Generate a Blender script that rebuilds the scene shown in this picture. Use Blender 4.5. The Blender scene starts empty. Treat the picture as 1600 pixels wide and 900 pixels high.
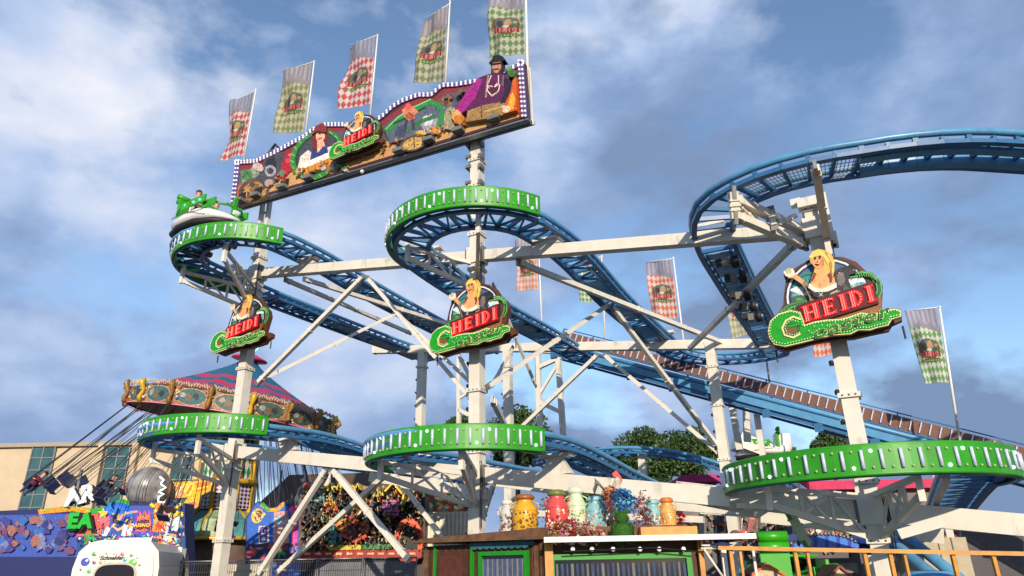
import bpy, bmesh, math, random
import numpy as np
from mathutils import Vector, Matrix
random.seed(7)
R_ = math.radians
SC = bpy.context.scene
COL = SC.collection

# ---------------------------------------------------------------- camera
F = 1073.0; HOR = 2.13
def nrm(v): v = np.array(v, float); return v/np.linalg.norm(v)
_up = nrm([-50.0, 2680.0, -F]); _fw = np.array([0, 0, -1.0]); _fw = nrm(_fw-_fw.dot(_up)*_up); _rt = np.cross(_fw, _up)
RM = np.array([_rt, _fw, _up]); CAM = np.array([0, 0, HOR])
cd = bpy.data.cameras.new('camera'); cam = bpy.data.objects.new('camera', cd); COL.objects.link(cam)
m4 = Matrix.Identity(4)
for i in range(3):
    for j in range(3): m4[i][j] = RM[i][j]
m4.translation = Vector(CAM)
cam.matrix_world = m4
cd.sensor_width = 36.0; cd.sensor_fit = 'HORIZONTAL'; cd.lens = F/1600*36.0
cd.clip_start = 0.1; cd.clip_end = 6000
SC.camera = cam
SC.view_settings.view_transform = 'Standard'; SC.view_settings.look = 'None'
SC.view_settings.exposure = 0.42; SC.view_settings.gamma = 1.0

# ---------------------------------------------------------------- light
SUN_EL, SUN_DIR = 19.0, nrm([0.10, -0.99, 0])      # horizontal direction towards the sun
sun = bpy.data.lights.new('sun', 'SUN'); sun.energy = 3.7; sun.angle = R_(0.5); sun.color = (1.0, 0.86, 0.68)
so = bpy.data.objects.new('sun', sun); COL.objects.link(so)
sd = Vector((SUN_DIR[0]*math.cos(R_(SUN_EL)), SUN_DIR[1]*math.cos(R_(SUN_EL)), math.sin(R_(SUN_EL))))
so.rotation_euler = sd.to_track_quat('Z', 'Y').to_euler()
W_ = bpy.data.worlds.new('World'); SC.world = W_; W_.use_nodes = True
nt = W_.node_tree; N = nt.nodes; L = nt.links; N.clear()
def nd(t, **k):
    n = N.new(t)
    for a, b in k.items(): setattr(n, a, b)
    return n
def math_n(op, a, b=None, c=None):
    n = nd('ShaderNodeMath', operation=op)
    for i, x in enumerate((a, b, c)):
        if x is None: continue
        if isinstance(x, (int, float)): n.inputs[i].default_value = x
        else: L.new(x, n.inputs[i])
    return n.outputs[0]
sky = nd('ShaderNodeTexSky', sky_type='NISHITA'); sky.sun_disc = False
sky.sun_elevation = R_(SUN_EL); sky.sun_rotation = math.atan2(SUN_DIR[0], SUN_DIR[1]); sky.air_density = 1.0; sky.dust_density = 0.3; sky.ozone_density = 2.6
tc = nd('ShaderNodeTexCoord'); sep = nd('ShaderNodeSeparateXYZ'); L.new(tc.outputs['Generated'], sep.inputs[0])
comb = nd('ShaderNodeMapping'); comb.inputs['Scale'].default_value = (1, 1, 1.7); comb.inputs['Location'].default_value = (3.1, 0.4, 1.2); L.new(tc.outputs['Generated'], comb.inputs[0])
def noise(scale, detail, rough, dist, vec=None):
    n = nd('ShaderNodeTexNoise'); n.inputs['Scale'].default_value = scale; n.inputs['Detail'].default_value = detail
    n.inputs['Roughness'].default_value = rough; n.inputs['Distortion'].default_value = dist
    L.new(vec or comb.outputs[0], n.inputs['Vector']); return n.outputs['Fac']
def ramp(fac, stops):
    r = nd('ShaderNodeValToRGB'); L.new(fac, r.inputs[0]); e = r.color_ramp.elements
    while len(e) < len(stops): e.new(0.5)
    for i, (p, c) in enumerate(stops): e[i].position = p; e[i].color = (*c, 1) if len(c) == 3 else c
    return r.outputs[0]
# cloud cover: big soft masses broken by finer billows, thicker towards the horizon and to the right
n1 = noise(3.0, 10, 0.52, 0.15); n2 = noise(9.0, 8, 0.6, 0.2)
cov = math_n('ADD', math_n('MULTIPLY', n1, 0.88), math_n('MULTIPLY', n2, 0.17))
cov = math_n('ADD', cov, math_n('MULTIPLY', math_n('SUBTRACT', 0.5, sep.outputs[2]), 0.2))
mask = ramp(cov, [(0.455, (.03, .03, .03)), (0.575, (1, 1, 1))])
shade = math_n('ADD', math_n('ADD', math_n('ADD', math_n('MULTIPLY', noise(3.6, 9, 0.52, 0.15), 0.88), math_n('MULTIPLY', noise(13.0, 6, 0.6, 0.1), 0.14)), math_n('MULTIPLY', sep.outputs[2], 0.30)), math_n('MULTIPLY', math_n('MAXIMUM', sep.outputs[0], -0.1), -0.26))
ccol = ramp(shade, [(0.47, (0.19, 0.27, 0.44)), (0.59, (0.27, 0.38, 0.61)), (0.70, (0.43, 0.54, 0.76)), (0.90, (0.78, 0.79, 0.86))])
bg1 = nd('ShaderNodeBackground'); L.new(sky.outputs[0], bg1.inputs[0]); bg1.inputs[1].default_value = 0.15
bg2 = nd('ShaderNodeBackground'); L.new(ccol, bg2.inputs[0]); bg2.inputs[1].default_value = 0.86
mx = nd('ShaderNodeMixShader'); L.new(mask, mx.inputs[0]); L.new(bg1.outputs[0], mx.inputs[1]); L.new(bg2.outputs[0], mx.inputs[2])
wo = nd('ShaderNodeOutputWorld'); L.new(mx.outputs[0], wo.inputs[0])

# ---------------------------------------------------------------- frames of reference
U = nrm([.894, -.448, 0]); V = nrm([.448, .894, 0]); Z = np.array([0, 0, 1.0])
def ray(x, y): return RM @ np.array([(x-800)/F, (450-y)/F, -1.0])
_r = ray(745, 886); B0 = np.array([_r[0]/_r[1]*18.0, 18.0, 0])
def W(u, v, z): return B0+U*u+V*v+Z*z                # ride frame: u along the front row, v away from it
def uvz(p): q = np.array(p)-B0; return np.array([q@U, q@V, q[2]])
def onv(x, y, v): r = ray(x, y); return CAM+r*((v-(CAM-B0)@V)/(r@V))
def onu(x, y, u): r = ray(x, y); return CAM+r*((u-(CAM-B0)@U)/(r@U))
def atY(x, y, Y): r = ray(x, y); return CAM+r*(Y/r[1])

# ---------------------------------------------------------------- materials
def lin(c):
    return tuple((x/255/12.92 if x/255 <= .04045 else ((x/255+.055)/1.055)**2.4) for x in c)
MC = {}
def mat(name, c, rough=0.5, metal=0.0, var=0.12, scale=6.0, emit=0.0, bump=0.0, dirt=0.0, spec=0.5, trans=0.0, alpha=1.0, ecol=None):
    if name in MC: return MC[name]
    m = bpy.data.materials.new(name); m.use_nodes = True; t = m.node_tree; b = t.nodes['Principled BSDF']
    b.inputs['Roughness'].default_value = rough; b.inputs['Metallic'].default_value = metal
    b.inputs['Specular IOR Level'].default_value = spec
    tcn = t.nodes.new('ShaderNodeTexCoord')
    nz = t.nodes.new('ShaderNodeTexNoise'); nz.inputs['Scale'].default_value = scale; nz.inputs['Detail'].default_value = 5
    t.links.new(tcn.outputs['Object'], nz.inputs['Vector'])
    rp = t.nodes.new('ShaderNodeValToRGB'); t.links.new(nz.outputs['Fac'], rp.inputs[0])
    c = lin(c) if max(c) > 1.01 else c
    rp.color_ramp.elements[0].position = .3; rp.color_ramp.elements[1].position = .7
    rp.color_ramp.elements[0].color = (*[x*(1-var) for x in c], 1); rp.color_ramp.elements[1].color = (*[min(1, x*(1+var*.6)) for x in c], 1)
    out = rp.outputs[0]
    if dirt:
        n2 = t.nodes.new('ShaderNodeTexNoise'); n2.inputs['Scale'].default_value = 2.3; n2.inputs['Detail'].default_value = 9; n2.inputs['Roughness'].default_value = .7
        mp = t.nodes.new('ShaderNodeMapping'); mp.inputs['Scale'].default_value = (1, 1, .35); t.links.new(tcn.outputs['Object'], mp.inputs[0]); t.links.new(mp.outputs[0], n2.inputs['Vector'])
        r2 = t.nodes.new('ShaderNodeValToRGB'); r2.color_ramp.elements[0].position = .56; r2.color_ramp.elements[1].position = .72
        r2.color_ramp.elements[1].color = (dirt, dirt, dirt, 1); t.links.new(n2.outputs['Fac'], r2.inputs[0])
        mxn = t.nodes.new('ShaderNodeMix'); mxn.data_type = 'RGBA'; t.links.new(r2.outputs[0], mxn.inputs[0]); t.links.new(out, mxn.inputs[6])
        mxn.inputs[7].default_value = (.10, .085, .065, 1); out = mxn.outputs[2]
    t.links.new(out, b.inputs['Base Color'])
    if emit:
        b.inputs['Emission Color'].default_value = (*(lin(ecol) if ecol else c), 1); b.inputs['Emission Strength'].default_value = emit
    if trans: b.inputs['Transmission Weight'].default_value = trans
    if bump:
        bp = t.nodes.new('ShaderNodeBump'); bp.inputs['Strength'].default_value = bump; t.links.new(nz.outputs['Fac'], bp.inputs['Height']); t.links.new(bp.outputs[0], b.inputs['Normal'])
    MC[name] = m; return m
def paint(c, rough=.5):            # a colour of artwork paint
    return mat('paint_%d_%d_%d' % tuple(c), c, rough, var=.16, scale=9)
WHITE = mat('cream painted steel', (218, 213, 200), .42, var=.08, scale=3, dirt=.5)
WHITE2 = mat('white painted steel', (228, 224, 214), .42, var=.05, scale=3, dirt=.28)
BLUE = mat('blue painted steel', (86, 148, 190), .36, var=.12, scale=4, dirt=.35)
BLUED = mat('dark blue painted steel', (46, 104, 152), .4, var=.15, scale=4, dirt=.3)
GREEN = mat('green lacquer', (44, 146, 20), .42, var=.16, scale=2.5, dirt=.35)
GREEN2 = mat('bright green lacquer', (52, 160, 26), .35, var=.08, scale=5)
STEEL = mat('galvanised steel', (150, 150, 148), .45, .7, var=.15, scale=12)
DARK = mat('dark rubber and steel', (28, 27, 28), .6, var=.3)
GREYM = mat('grey steel', (120, 118, 112), .5, .2, var=.15)
TUBE = mat('opal light tube', (192, 196, 222), .3, var=.05, emit=.06, ecol=(205, 215, 255))
LAMPW = mat('lit round lamp', (240, 250, 245), .3, var=.02, emit=1.6, ecol=(215, 245, 240))
LAMPO = mat('unlit round lamp', (150, 185, 110), .3, var=.1)
BULB = mat('white bulb', (238, 236, 240), .25, var=.03, emit=.25, ecol=(255, 240, 250))
SKIN = mat('skin', (205, 150, 118), .55, var=.06)
def vcol_mat(name, rough=.7, transl=0.0):
    if name in MC: return MC[name]
    m = bpy.data.materials.new(name); m.use_nodes = True; t = m.node_tree; b = t.nodes['Principled BSDF']
    a = t.nodes.new('ShaderNodeVertexColor'); a.layer_name = 'Col'; b.inputs['Roughness'].default_value = rough
    nz = t.nodes.new('ShaderNodeTexNoise'); nz.inputs['Scale'].default_value = 14
    h = t.nodes.new('ShaderNodeMapRange'); h.inputs[3].default_value = .82; h.inputs[4].default_value = 1.12; t.links.new(nz.outputs['Fac'], h.inputs[0])
    mm = t.nodes.new('ShaderNodeVectorMath'); mm.operation = 'SCALE'; t.links.new(a.outputs[0], mm.inputs[0]); t.links.new(h.outputs[0], mm.inputs['Scale'])
    t.links.new(mm.outputs[0], b.inputs['Base Color'])
    if transl:
        tr = t.nodes.new('ShaderNodeBsdfTranslucent'); t.links.new(mm.outputs[0], tr.inputs[0]); ms = t.nodes.new('ShaderNodeMixShader'); ms.inputs[0].default_value = transl
        t.links.new(b.outputs[0], ms.inputs[1]); t.links.new(tr.outputs[0], ms.inputs[2]); t.links.new(ms.outputs[0], t.nodes['Material Output'].inputs[0])
    MC[name] = m; return m

# ---------------------------------------------------------------- mesh helpers
class MB:
    def __init__(s): s.v = []; s.f = []; s.mi = []; s.mats = []; s.sm = []; s.ix = {}
    def mid(s, m):
        k = id(m)
        if k not in s.ix: s.ix[k] = len(s.mats); s.mats.append(m)
        return s.ix[k]
    def add(s, vs, fs, m, smooth=False):
        o = len(s.v); k = s.mid(m); s.v += [tuple(map(float, p)) for p in vs]
        for f in fs: s.f.append(tuple(i+o for i in f)); s.mi.append(k); s.sm.append(smooth)
    def obox(s, c, ax, ay, az, m):       # centre and half-axis vectors
        c, ax, ay, az = map(np.array, (c, ax, ay, az))
        vs = [c+ax*i+ay*j+az*k for i in (-1, 1) for j in (-1, 1) for k in (-1, 1)]
        s.add(vs, [(0, 1, 3, 2), (4, 6, 7, 5), (0, 4, 5, 1), (2, 3, 7, 6), (0, 2, 6, 4), (1, 5, 7, 3)], m)
    def box(s, c, d, m, ax=(1, 0, 0), ay=(0, 1, 0)):
        ax = nrm(ax); ay = nrm(ay); s.obox(c, ax*d[0]/2, ay*d[1]/2, nrm(np.cross(ax, ay))*d[2]/2, m)
    def bar(s, p, q, w, h, m, up=(0, 0, 1)):
        p, q = np.array(p, float), np.array(q, float); t = q-p; l = np.linalg.norm(t); t = t/l
        side = np.cross(t, up); side = nrm(side) if np.linalg.norm(side) > 1e-4 else nrm(np.cross(t, (1, 0, 0)))
        s.obox((p+q)/2, t*l/2, side*w/2, np.cross(side, t)*h/2, m)
    def tube(s, pts, r, m, n=8, cap=True, closed=False):
        pts = [np.array(p, float) for p in pts]; rr = r if hasattr(r, '__len__') else [r]*len(pts)
        o = []; pv = None
        for i, p in enumerate(pts):
            a = pts[max(i-1, 0)]; b = pts[min(i+1, len(pts)-1)]
            if closed: a = pts[i-1]; b = pts[(i+1) % len(pts)]
            t = nrm(b-a)
            if pv is None: pv = np.cross(t, (0, 0, 1)) if abs(t[2]) < .95 else np.cross(t, (1, 0, 0))
            pv = nrm(pv-t*(pv@t)); w = np.cross(t, pv)
            o += [p+(pv*math.cos(k*2*math.pi/n)+w*math.sin(k*2*math.pi/n))*rr[i] for k in range(n)]
        fs = []
        for i in range(len(pts)-(0 if closed else 1)):
            j = (i+1) % len(pts)
            for k in range(n): k2 = (k+1) % n; fs.append((i*n+k, i*n+k2, j*n+k2, j*n+k))
        if cap and not closed: fs += [tuple(range(n))[::-1], tuple((len(pts)-1)*n+k for k in range(n))]
        s.add(o, fs, m, n > 5)
    def lathe(s, base, prof, m, n=16, ax=(0, 0, 1), xx=None):
        ax = nrm(ax); xx = nrm(np.cross(ax, (0, 1, 0)) if xx is None else xx); yy = np.cross(ax, xx); base = np.array(base, float)
        vs = []; fs = []
        for (r, h) in prof: vs += [base+ax*h+(xx*math.cos(2*math.pi*k/n)+yy*math.sin(2*math.pi*k/n))*max(r, 1e-4) for k in range(n)]
        for i in range(len(prof)-1):
            for k in range(n): k2 = (k+1) % n; fs.append((i*n+k, i*n+k2, (i+1)*n+k2, (i+1)*n+k))
        s.add(vs, fs, m, True)
    def ball(s, c, r, m, n=8, sc=(1, 1, 1)):
        c = np.array(c, float); vs = []; fs = []; h = max(4, n//2+1)
        for i in range(h+1):
            a = math.pi*i/h
            for k in range(n): b = 2*math.pi*k/n; vs.append(c+np.array([math.sin(a)*math.cos(b)*sc[0], math.sin(a)*math.sin(b)*sc[1], math.cos(a)*sc[2]])*r)
        for i in range(h):
            for k in range(n): k2 = (k+1) % n; fs.append((i*n+k, (i+1)*n+k, (i+1)*n+k2, i*n+k2))
        s.add(vs, fs, m, True)
    def prism(s, pts2, fr, t0, t1, m, ms=None):
        """outline pts2 (a,b) in frame fr(a,b)->3D and fr.n normal, from t0 to t1 along the normal; front gets m, sides ms"""
        n = len(pts2); A = [fr(a, b)+fr.n*t0 for a, b in pts2]; Bq = [fr(a, b)+fr.n*t1 for a, b in pts2]
        from mathutils.geometry import tessellate_polygon
        tri = tessellate_polygon([[Vector((a, b, 0)) for a, b in pts2]])
        s.add(Bq, tri, m); s.add(A, [t[::-1] for t in tri], ms or m)
        s.add(A+Bq, [(i, (i+1) % n, n+(i+1) % n, n+i) for i in range(n)], ms or m)
    def build(s, name, parent=None, fix=True):
        me = bpy.data.meshes.new(name)
        org = None
        if parent is not None and parent.type == 'EMPTY': org = parent
        vs = s.v
        me.from_pydata(vs, [], s.f)
        for m in s.mats: me.materials.append(m)
        me.polygons.foreach_set('material_index', s.mi); me.polygons.foreach_set('use_smooth', s.sm)
        if fix:
            bm = bmesh.new(); bm.from_mesh(me); bmesh.ops.recalc_face_normals(bm, faces=bm.faces); bm.to_mesh(me); bm.free()
        o = bpy.data.objects.new(name, me); COL.objects.link(o)
        if parent is not None: attach(o, parent)
        return o
def world_of(p):
    v = Vector((0, 0, 0)); m = Matrix.Identity(4)
    while p is not None: m = p.matrix_basis @ m if False else (p.matrix_parent_inverse @ p.matrix_basis if p.parent else p.matrix_basis) @ m; p = p.parent
    return m
def attach(o, parent):                                  # meshes are built in world coordinates
    o.parent = parent; o.matrix_parent_inverse = world_of(parent).inverted()
def tag(o, label, cat, group=None, kind=None):
    o['label'] = label; o['category'] = cat
    if group: o['group'] = group
    if kind: o['kind'] = kind
    return o
def thing(name, label, cat, loc, group=None):
    o = bpy.data.objects.new(name, None); COL.objects.link(o); o.location = Vector(tuple(map(float, loc))); o.empty_display_size = .2
    return tag(o, label, cat, group)
def struct(o): o['kind'] = 'structure'; return o
class Frame:
    def __init__(s, o, a, b, n): s.o, s.a, s.b, s.n = map(lambda q: np.array(q, float), (o, a, b, n))
    def __call__(s, x, y): return s.o+s.a*x+s.b*y
def smooth_line(pts, per=6):                            # Catmull-Rom
    P = [np.array(p, float) for p in pts]; P = [2*P[0]-P[1]]+P+[2*P[-1]-P[-2]]; out = []
    for i in range(1, len(P)-2):
        for k in range(per):
            t = k/per; a, b, c, d = P[i-1:i+3]
            out.append(.5*((2*b)+(c-a)*t+(2*a-5*b+4*c-d)*t*t+(3*b-a-3*c+d)*t**3))
    out.append(P[-2]); return out
def resample(pts, ds):
    P = np.array(pts); s = np.concatenate([[0], np.cumsum(np.linalg.norm(np.diff(P, axis=0), axis=1))]); n = max(2, int(s[-1]/ds)+1)
    q = np.linspace(0, s[-1], n); return np.stack([np.interp(q, s, P[:, i]) for i in range(3)], 1)
def text_geo(txt, size, shear=0.0, offset=0.0, extrude=.01, space=1.0):
    c = bpy.data.curves.new('t', 'FONT'); c.body = txt; c.size = size; c.shear = shear; c.offset = offset; c.extrude = extrude; c.align_x = 'CENTER'; c.space_character = space; c.resolution_u = 4
    o = bpy.data.objects.new('t', c); COL.objects.link(o); dg = bpy.context.evaluated_depsgraph_get(); dg.update()
    me = o.evaluated_get(dg).to_mesh(); vs = [tuple(v.co) for v in me.vertices]; fs = [tuple(p.vertices) for p in me.polygons]
    o.evaluated_get(dg).to_mesh_clear(); bpy.data.objects.remove(o); bpy.data.curves.remove(c); return vs, fs
def add_text(mb, txt, size, fr, x, y, off, m, shear=0, offset=0, extrude=.01, rot=0, space=1.0, sy=1.0):
    vs, fs = text_geo(txt, size, shear, offset, extrude, space); ca, sa = math.cos(rot), math.sin(rot)
    mb.add([fr(x+p[0]*ca-p[1]*sy*sa, y+p[0]*sa+p[1]*sy*ca)+fr.n*(off+p[2]) for p in vs], fs, m)

# ---------------------------------------------------------------- artwork: flat shapes painted on a board, or sampled on cloth
def ell(cx, cy, rx, ry, rot=0, n=28, a0=0, a1=360):
    c, s = math.cos(R_(rot)), math.sin(R_(rot)); k = n if a1-a0 >= 360 else n+1; o = []
    for i in range(k):
        t = R_(a0+(a1-a0)*i/n); x, y = rx*math.cos(t), ry*math.sin(t); o.append((cx+x*c-y*s, cy+x*s+y*c))
    return o
def stroke(pts, w):
    P = [np.array(p, float) for p in pts]; Lf = []; Rt = []; ww = w if hasattr(w, '__len__') else [w]*len(P)
    for i, p in enumerate(P):
        t = P[min(i+1, len(P)-1)]-P[max(i-1, 0)]; t = t/np.linalg.norm(t); q = np.array([-t[1], t[0]])*ww[i]/2; Lf.append(tuple(p+q)); Rt.append(tuple(p-q))
    return Lf+Rt[::-1]
def blob(cx, cy, r, rng, k=9, j=.35, sy=1.0):
    return [(cx+math.cos(2*math.pi*i/k)*r*(1+rng.uniform(-j, j)), cy+math.sin(2*math.pi*i/k)*r*sy*(1+rng.uniform(-j, j))) for i in range(k)]
def inside(X, Y, poly):
    r = np.zeros(X.shape, bool); n = len(poly)
    for i in range(n):
        x0, y0 = poly[i]; x1, y1 = poly[(i+1) % n]
        if y0 == y1: continue
        c = ((y0 > Y) != (y1 > Y)) & (X < (x1-x0)*(Y-y0)/(y1-y0)+x0); r ^= c
    return r
def relief(mb, ops, fr, t0, step=.002, back=-.01, conv=None):
    """ops: (poly, colour or material[, extra thickness[, fleck]]); flecks sit on the shape below without stacking up"""
    t = t0; rr = random.Random(len(ops))
    for op in ops:
        poly, c = op[0], op[1]; ex = op[2] if len(op) > 2 else 0
        m = c if not isinstance(c, tuple) else paint(c)
        if conv: poly = [conv(*p) for p in poly]
        if len(op) > 3: mb.prism(poly, fr, t-.004, t+ex+.0003+rr.random()*min(step, .002)*.8, m)
        else: t += step; mb.prism(poly, fr, t0+back, t+ex, m)
    return t
def painterly(ops, dens, smin, smax, seed=1, cap=260, var=(.68, .84, 1.16, 1.34)):
    """brush flecks: small strokes of lighter and darker paint inside every painted shape"""
    rr = random.Random(seed); out = []
    for op in ops:
        out.append(op)
        if not isinstance(op[1], tuple): continue
        P = np.array(op[0]); ar = abs(np.sum(P[:, 0]*np.roll(P[:, 1], -1)-P[:, 1]*np.roll(P[:, 0], -1)))/2; k = min(cap, int(ar*dens))
        if k < 1: continue
        x0, y0 = P.min(0); x1, y1 = P.max(0); X = np.array([rr.uniform(x0, x1) for _ in range(k*2)]); Y = np.array([rr.uniform(y0, y1) for _ in range(k*2)]); ins = inside(X, Y, op[0])
        ang = rr.uniform(0, 180)
        for x, y in list(zip(X[ins], Y[ins]))[:k]:
            f = rr.choice(var); c = tuple(int(min(250, max(8, v*f+rr.choice((-10, 0, 10))))) for v in op[1]); c = tuple(max(8, v//14*14) for v in c); r = rr.uniform(smin, smax)
            out.append((ell(x, y, r*rr.uniform(1, 2.2), r*.6, ang+rr.uniform(-35, 35), 6), c, op[2] if len(op) > 2 else 0, True))
    return out

# ================================================================ GROUND
g = MB(); g.add([(-1500, -300, 0), (1500, -300, 0), (1500, 3000, 0), (-1500, 3000, 0)], [(0, 1, 2, 3)], mat('asphalt ground', (.06, .058, .055), .9, var=.3, scale=1.5, bump=.3))
struct(g.build('ground'))

# ================================================================ THE ROLLER COASTER
coaster = thing('roller_coaster', 'white steel roller coaster with blue hairpin tracks edged by bright green curved bands', 'roller coaster', W(0, 0, 0))
def cp(mb, name): return mb.build(name, coaster)
SL = -.147
def zu(u): return 10.33+SL*u                            # centre line of the upper front beam
def zl(u): return 4.24+SL*u                             # and of the lower one
S = .325
UA, UB, UC = -8.78, 0.0, 8.84
def column(u, v, z0, z1, s, spikes=True, plates=()):
    c = MB(); c.bar(W(u, v, z0), W(u, v, z1), s, s, WHITE, up=V)
    c.bar(W(u, v, 0), W(u, v, .03), s*2, s*2, WHITE, up=V)
    for z in plates:
        c.bar(W(u, v, z-.05), W(u, v, z+.05), s+.1, s+.1, WHITE, up=V)
        for du in (-1, 0, 1): c.ball(W(u+du*s*.38, v-s/2-.055, z), .022, GREYM, 6); c.ball(W(u+s/2+.055, v+du*s*.38, z), .022, GREYM, 6)
    o = cp(c, 'column')
    if spikes:
        z = z0+2.2
        while z < z1-.4:
            if not any(abs(z-q) < .7 for q in (zu(u), zl(u))):
                l = MB(); l.box(W(u-s/2-.05, v-.05, z), (.1, .07, .1), WHITE, U, V); l.lathe(W(u-s/2-.05, v-.08, z), [(.035, 0), (.05, .06), (.001, .06)], DARK, 8, -V)
                l.build('column_lamp', o)
            z += .62
    return o
column(UA, 0, 0, 13.1, S, plates=(2.9, 5.0, 6.1, 8.2, 11.0, 12.2))
column(UB, 0, 0, 14.62, S, plates=(3.6, 4.8, 6.4, 8.9, 9.9, 11.0, 12.6, 13.5))
column(UC, 0, 0, 9.75, S, plates=(2.4, 3.5, 5.2, 7.2, 8.3, 9.5))
# ladder-like extension that carries the long signboard over the left column
e = MB()
for du in (-.17, .17): e.bar(W(UA+du-.15, .1, 11.4), W(UA+du-.15, .1, 14.75), .1, .16, WHITE, up=V)
for z in (12.3, 12.9, 13.5, 14.1): e.bar(W(UA-.32, .1, z), W(UA+.02, .1, z), .08, .06, WHITE)
cp(e, 'column_extension')
# stepped bracket plates at the head of the middle column
e = MB()
for i, z in enumerate((12.35, 12.75, 13.3, 13.65, 14.1)):
    e.box(W(-.22, -.05, z), (.2, .3, .09), GREYM, U, V); e.box(W(.2, -.12, z-.1), (.1, .25, .14), GREYM, U, V)
cp(e, 'column_bracket')
e = MB()
for i, (du, dv, z, d) in enumerate([(-.02, -.2, 9.62, (.5, .3, .22)), (.27, -.05, 9.2, (.16, .42, 1.2)), (-.3, -.1, 9.75, (.22, .2, .16)), (.18, -.28, 8.9, (.12, .12, 1.3)), (.3, .1, 8.75, (.2, .3, .3))]):
    e.box(W(UC+du, dv, z), d, WHITE, U, V)
cp(e, 'column_head')

def beam(u0, u1, v, zf, h, w, name='support_beam', ribs=True):
    b = MB(); b.bar(W(u0, v, zf(u0)), W(u1, v, zf(u1)), w, h, WHITE)
    if ribs:
        for u in (u0, u1): b.box(W(u, v, zf(u)), (.03, w+.06, h+.06), WHITE, U, V)
    return cp(b, name)
beam(-10.3, UA-S/2, 0, zu, .3, .26); beam(UA+S/2, UB-S/2, 0, zu, .3, .26); beam(UB+S/2, UC-S/2, 0, zu, .3, .26); 
beam(UA-.9, UA-S/2, 0, zl, .34, .26); beam(UA+S/2, UB-S/2, 0, zl, .36, .28); beam(UB+S/2, UC-S/2, 0, zl, .38, .28); beam(UC+S/2, UC+5, 0, zl, .38, .28)
VB = 10.8
def zb(u): return uvz(onv(585, 547, VB))[2] + (uvz(onv(1210, 537, VB))[2]-uvz(onv(585, 547, VB))[2])*(u-uvz(onv(585, 547, VB))[0])/(uvz(onv(1210, 537, VB))[0]-uvz(onv(585, 547, VB))[0])
ub0 = uvz(onv(585, 547, VB))[0]; ub1 = uvz(onv(1206, 537, VB))[0]
beam(ub0, ub1, VB, zb, .36, .3)
for px, s in ((660, .34), (793, .34), (1112, .36)):
    u = uvz(onv(px, 560, VB))[0]; column(u, VB, 0, zb(u)+.1, s, True, plates=(5.5, 7.5, zb(u)-.9))
# joint boxes where beams, braces and columns meet
for u in (UA, UB, UC):
    for zf in (zu, zl):
        j = MB(); j.box(W(u, 0, zf(u)), (S+.16, S+.1, .5), WHITE, U, V)
        j.box(W(u+.26, -.12, zf(u)-.05), (.1, .2, .5), GREYM, U, V); j.box(W(u-.26, -.1, zf(u)), (.09, .16, .42), GREYM, U, V)
        jp = cp(j, 'joint_plate'); j = MB()
        for k in range(2): j.tube([W(u+.2+.04*k, -.2, zf(u)+.3), W(u+.24+.05*k, -.24, zf(u)-.2), W(u+.2+.04*k, -.2, zf(u)-1.3)], .012, DARK, 5)
        j.build('cable', jp)

# braces: two ends given where they show, each on its own depth behind the front row
def brace(x0, y0, v0, x1, y1, v1, w=.13, m=None, name='diagonal_brace'):
    w *= .86; b = MB(); p, q = onv(x0, y0, v0), onv(x1, y1, v1); m = m or WHITE; b.bar(p, q, w, w, m)
    d = nrm(q-p)
    for e_, s_ in ((p, 1), (q, -1)):
        b.bar(e_-d*s_*.12, e_+d*s_*.16, w*.45, w*1.35, STEEL); b.bar(e_+d*s_*.16, e_+d*s_*.2, w*1.25, w*1.25, m)
    mid = (p+q)/2; b.bar(mid-d*.03, mid+d*.03, w*1.3, w*1.3, m)
    return cp(b, name)
for a in [
    (566, 434, 0, 404, 597, 0, .15), (620, 489, 4.5, 408, 594, 0.1, .13), (576, 436, 0, 735, 622, .3, .12), (620, 489, 4.5, 742, 604, 5.2, .16),
    (448, 438, .1, 640, 520, 8, .15), (478, 437, .1, 742, 520, 9, .15),
    (948, 478, 5.4, 764, 603, .1, .14), (812, 411, .1, 1128, 535, VB, .17), (1240, 381, .1, 1078, 544, VB, .18), (957, 480, 5.4, 1122, 699, VB, .17),
    (946, 556, VB, 1128, 712, VB, .17), (932, 556, VB, 806, 676, VB, .17), (770, 626, .3, 806, 700, 4.5, .16), (700, 520, 3, 744, 610, 3, .12),
    (509, 735, 0, 405, 897, .2, .16), (521, 735, 0, 634, 869, .2, .17), (607, 738, 1.5, 436, 893, 1.8, .16), (613, 738, 1.5, 694, 842, 1.8, .14),
    (772, 448, .2, 836, 600, 3, .09), (800, 545, 2, 770, 600, 1, .09),
    # clutter of bracing low behind the middle and right columns
    (1232, 798, 0, 1262, 850, .5, .16), (668, 742, 3, 745, 790, 3, .16), (770, 760, 1, 742, 850, 1, .12), (1150, 790, -.5, 1350, 800, .5, .12),
]: brace(*a)
for (x0, y0, v0, x1, y1, v1, h) in [(1000, 785, 3.5, 1175, 797, 3.5, .4), (1175, 797, 3.2, 1475, 838, 3.0, .45), (1060, 756, 1.2, 1130, 764, 1.0, .15), (580, 745, 5, 760, 770, 5, .45), (1190, 808, 1.5, 1350, 826, 1.5, .32),
        (770, 753, 2.5, 900, 770, 2.6, .3), (1095, 795, 6, 1300, 808, 6, .4), (1050, 777, .3, 1180, 803, .3, .12), (1405, 835, -1, 1475, 815, -1, .22), (1180, 784, 5, 1475, 800, 5, .3), (780, 800, 6, 1100, 812, 6, .25)]:
    b = MB(); b.bar(onv(x0, y0, v0), onv(x1, y1, v1), .25, h*.75, WHITE); cp(b, 'support_beam')
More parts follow.
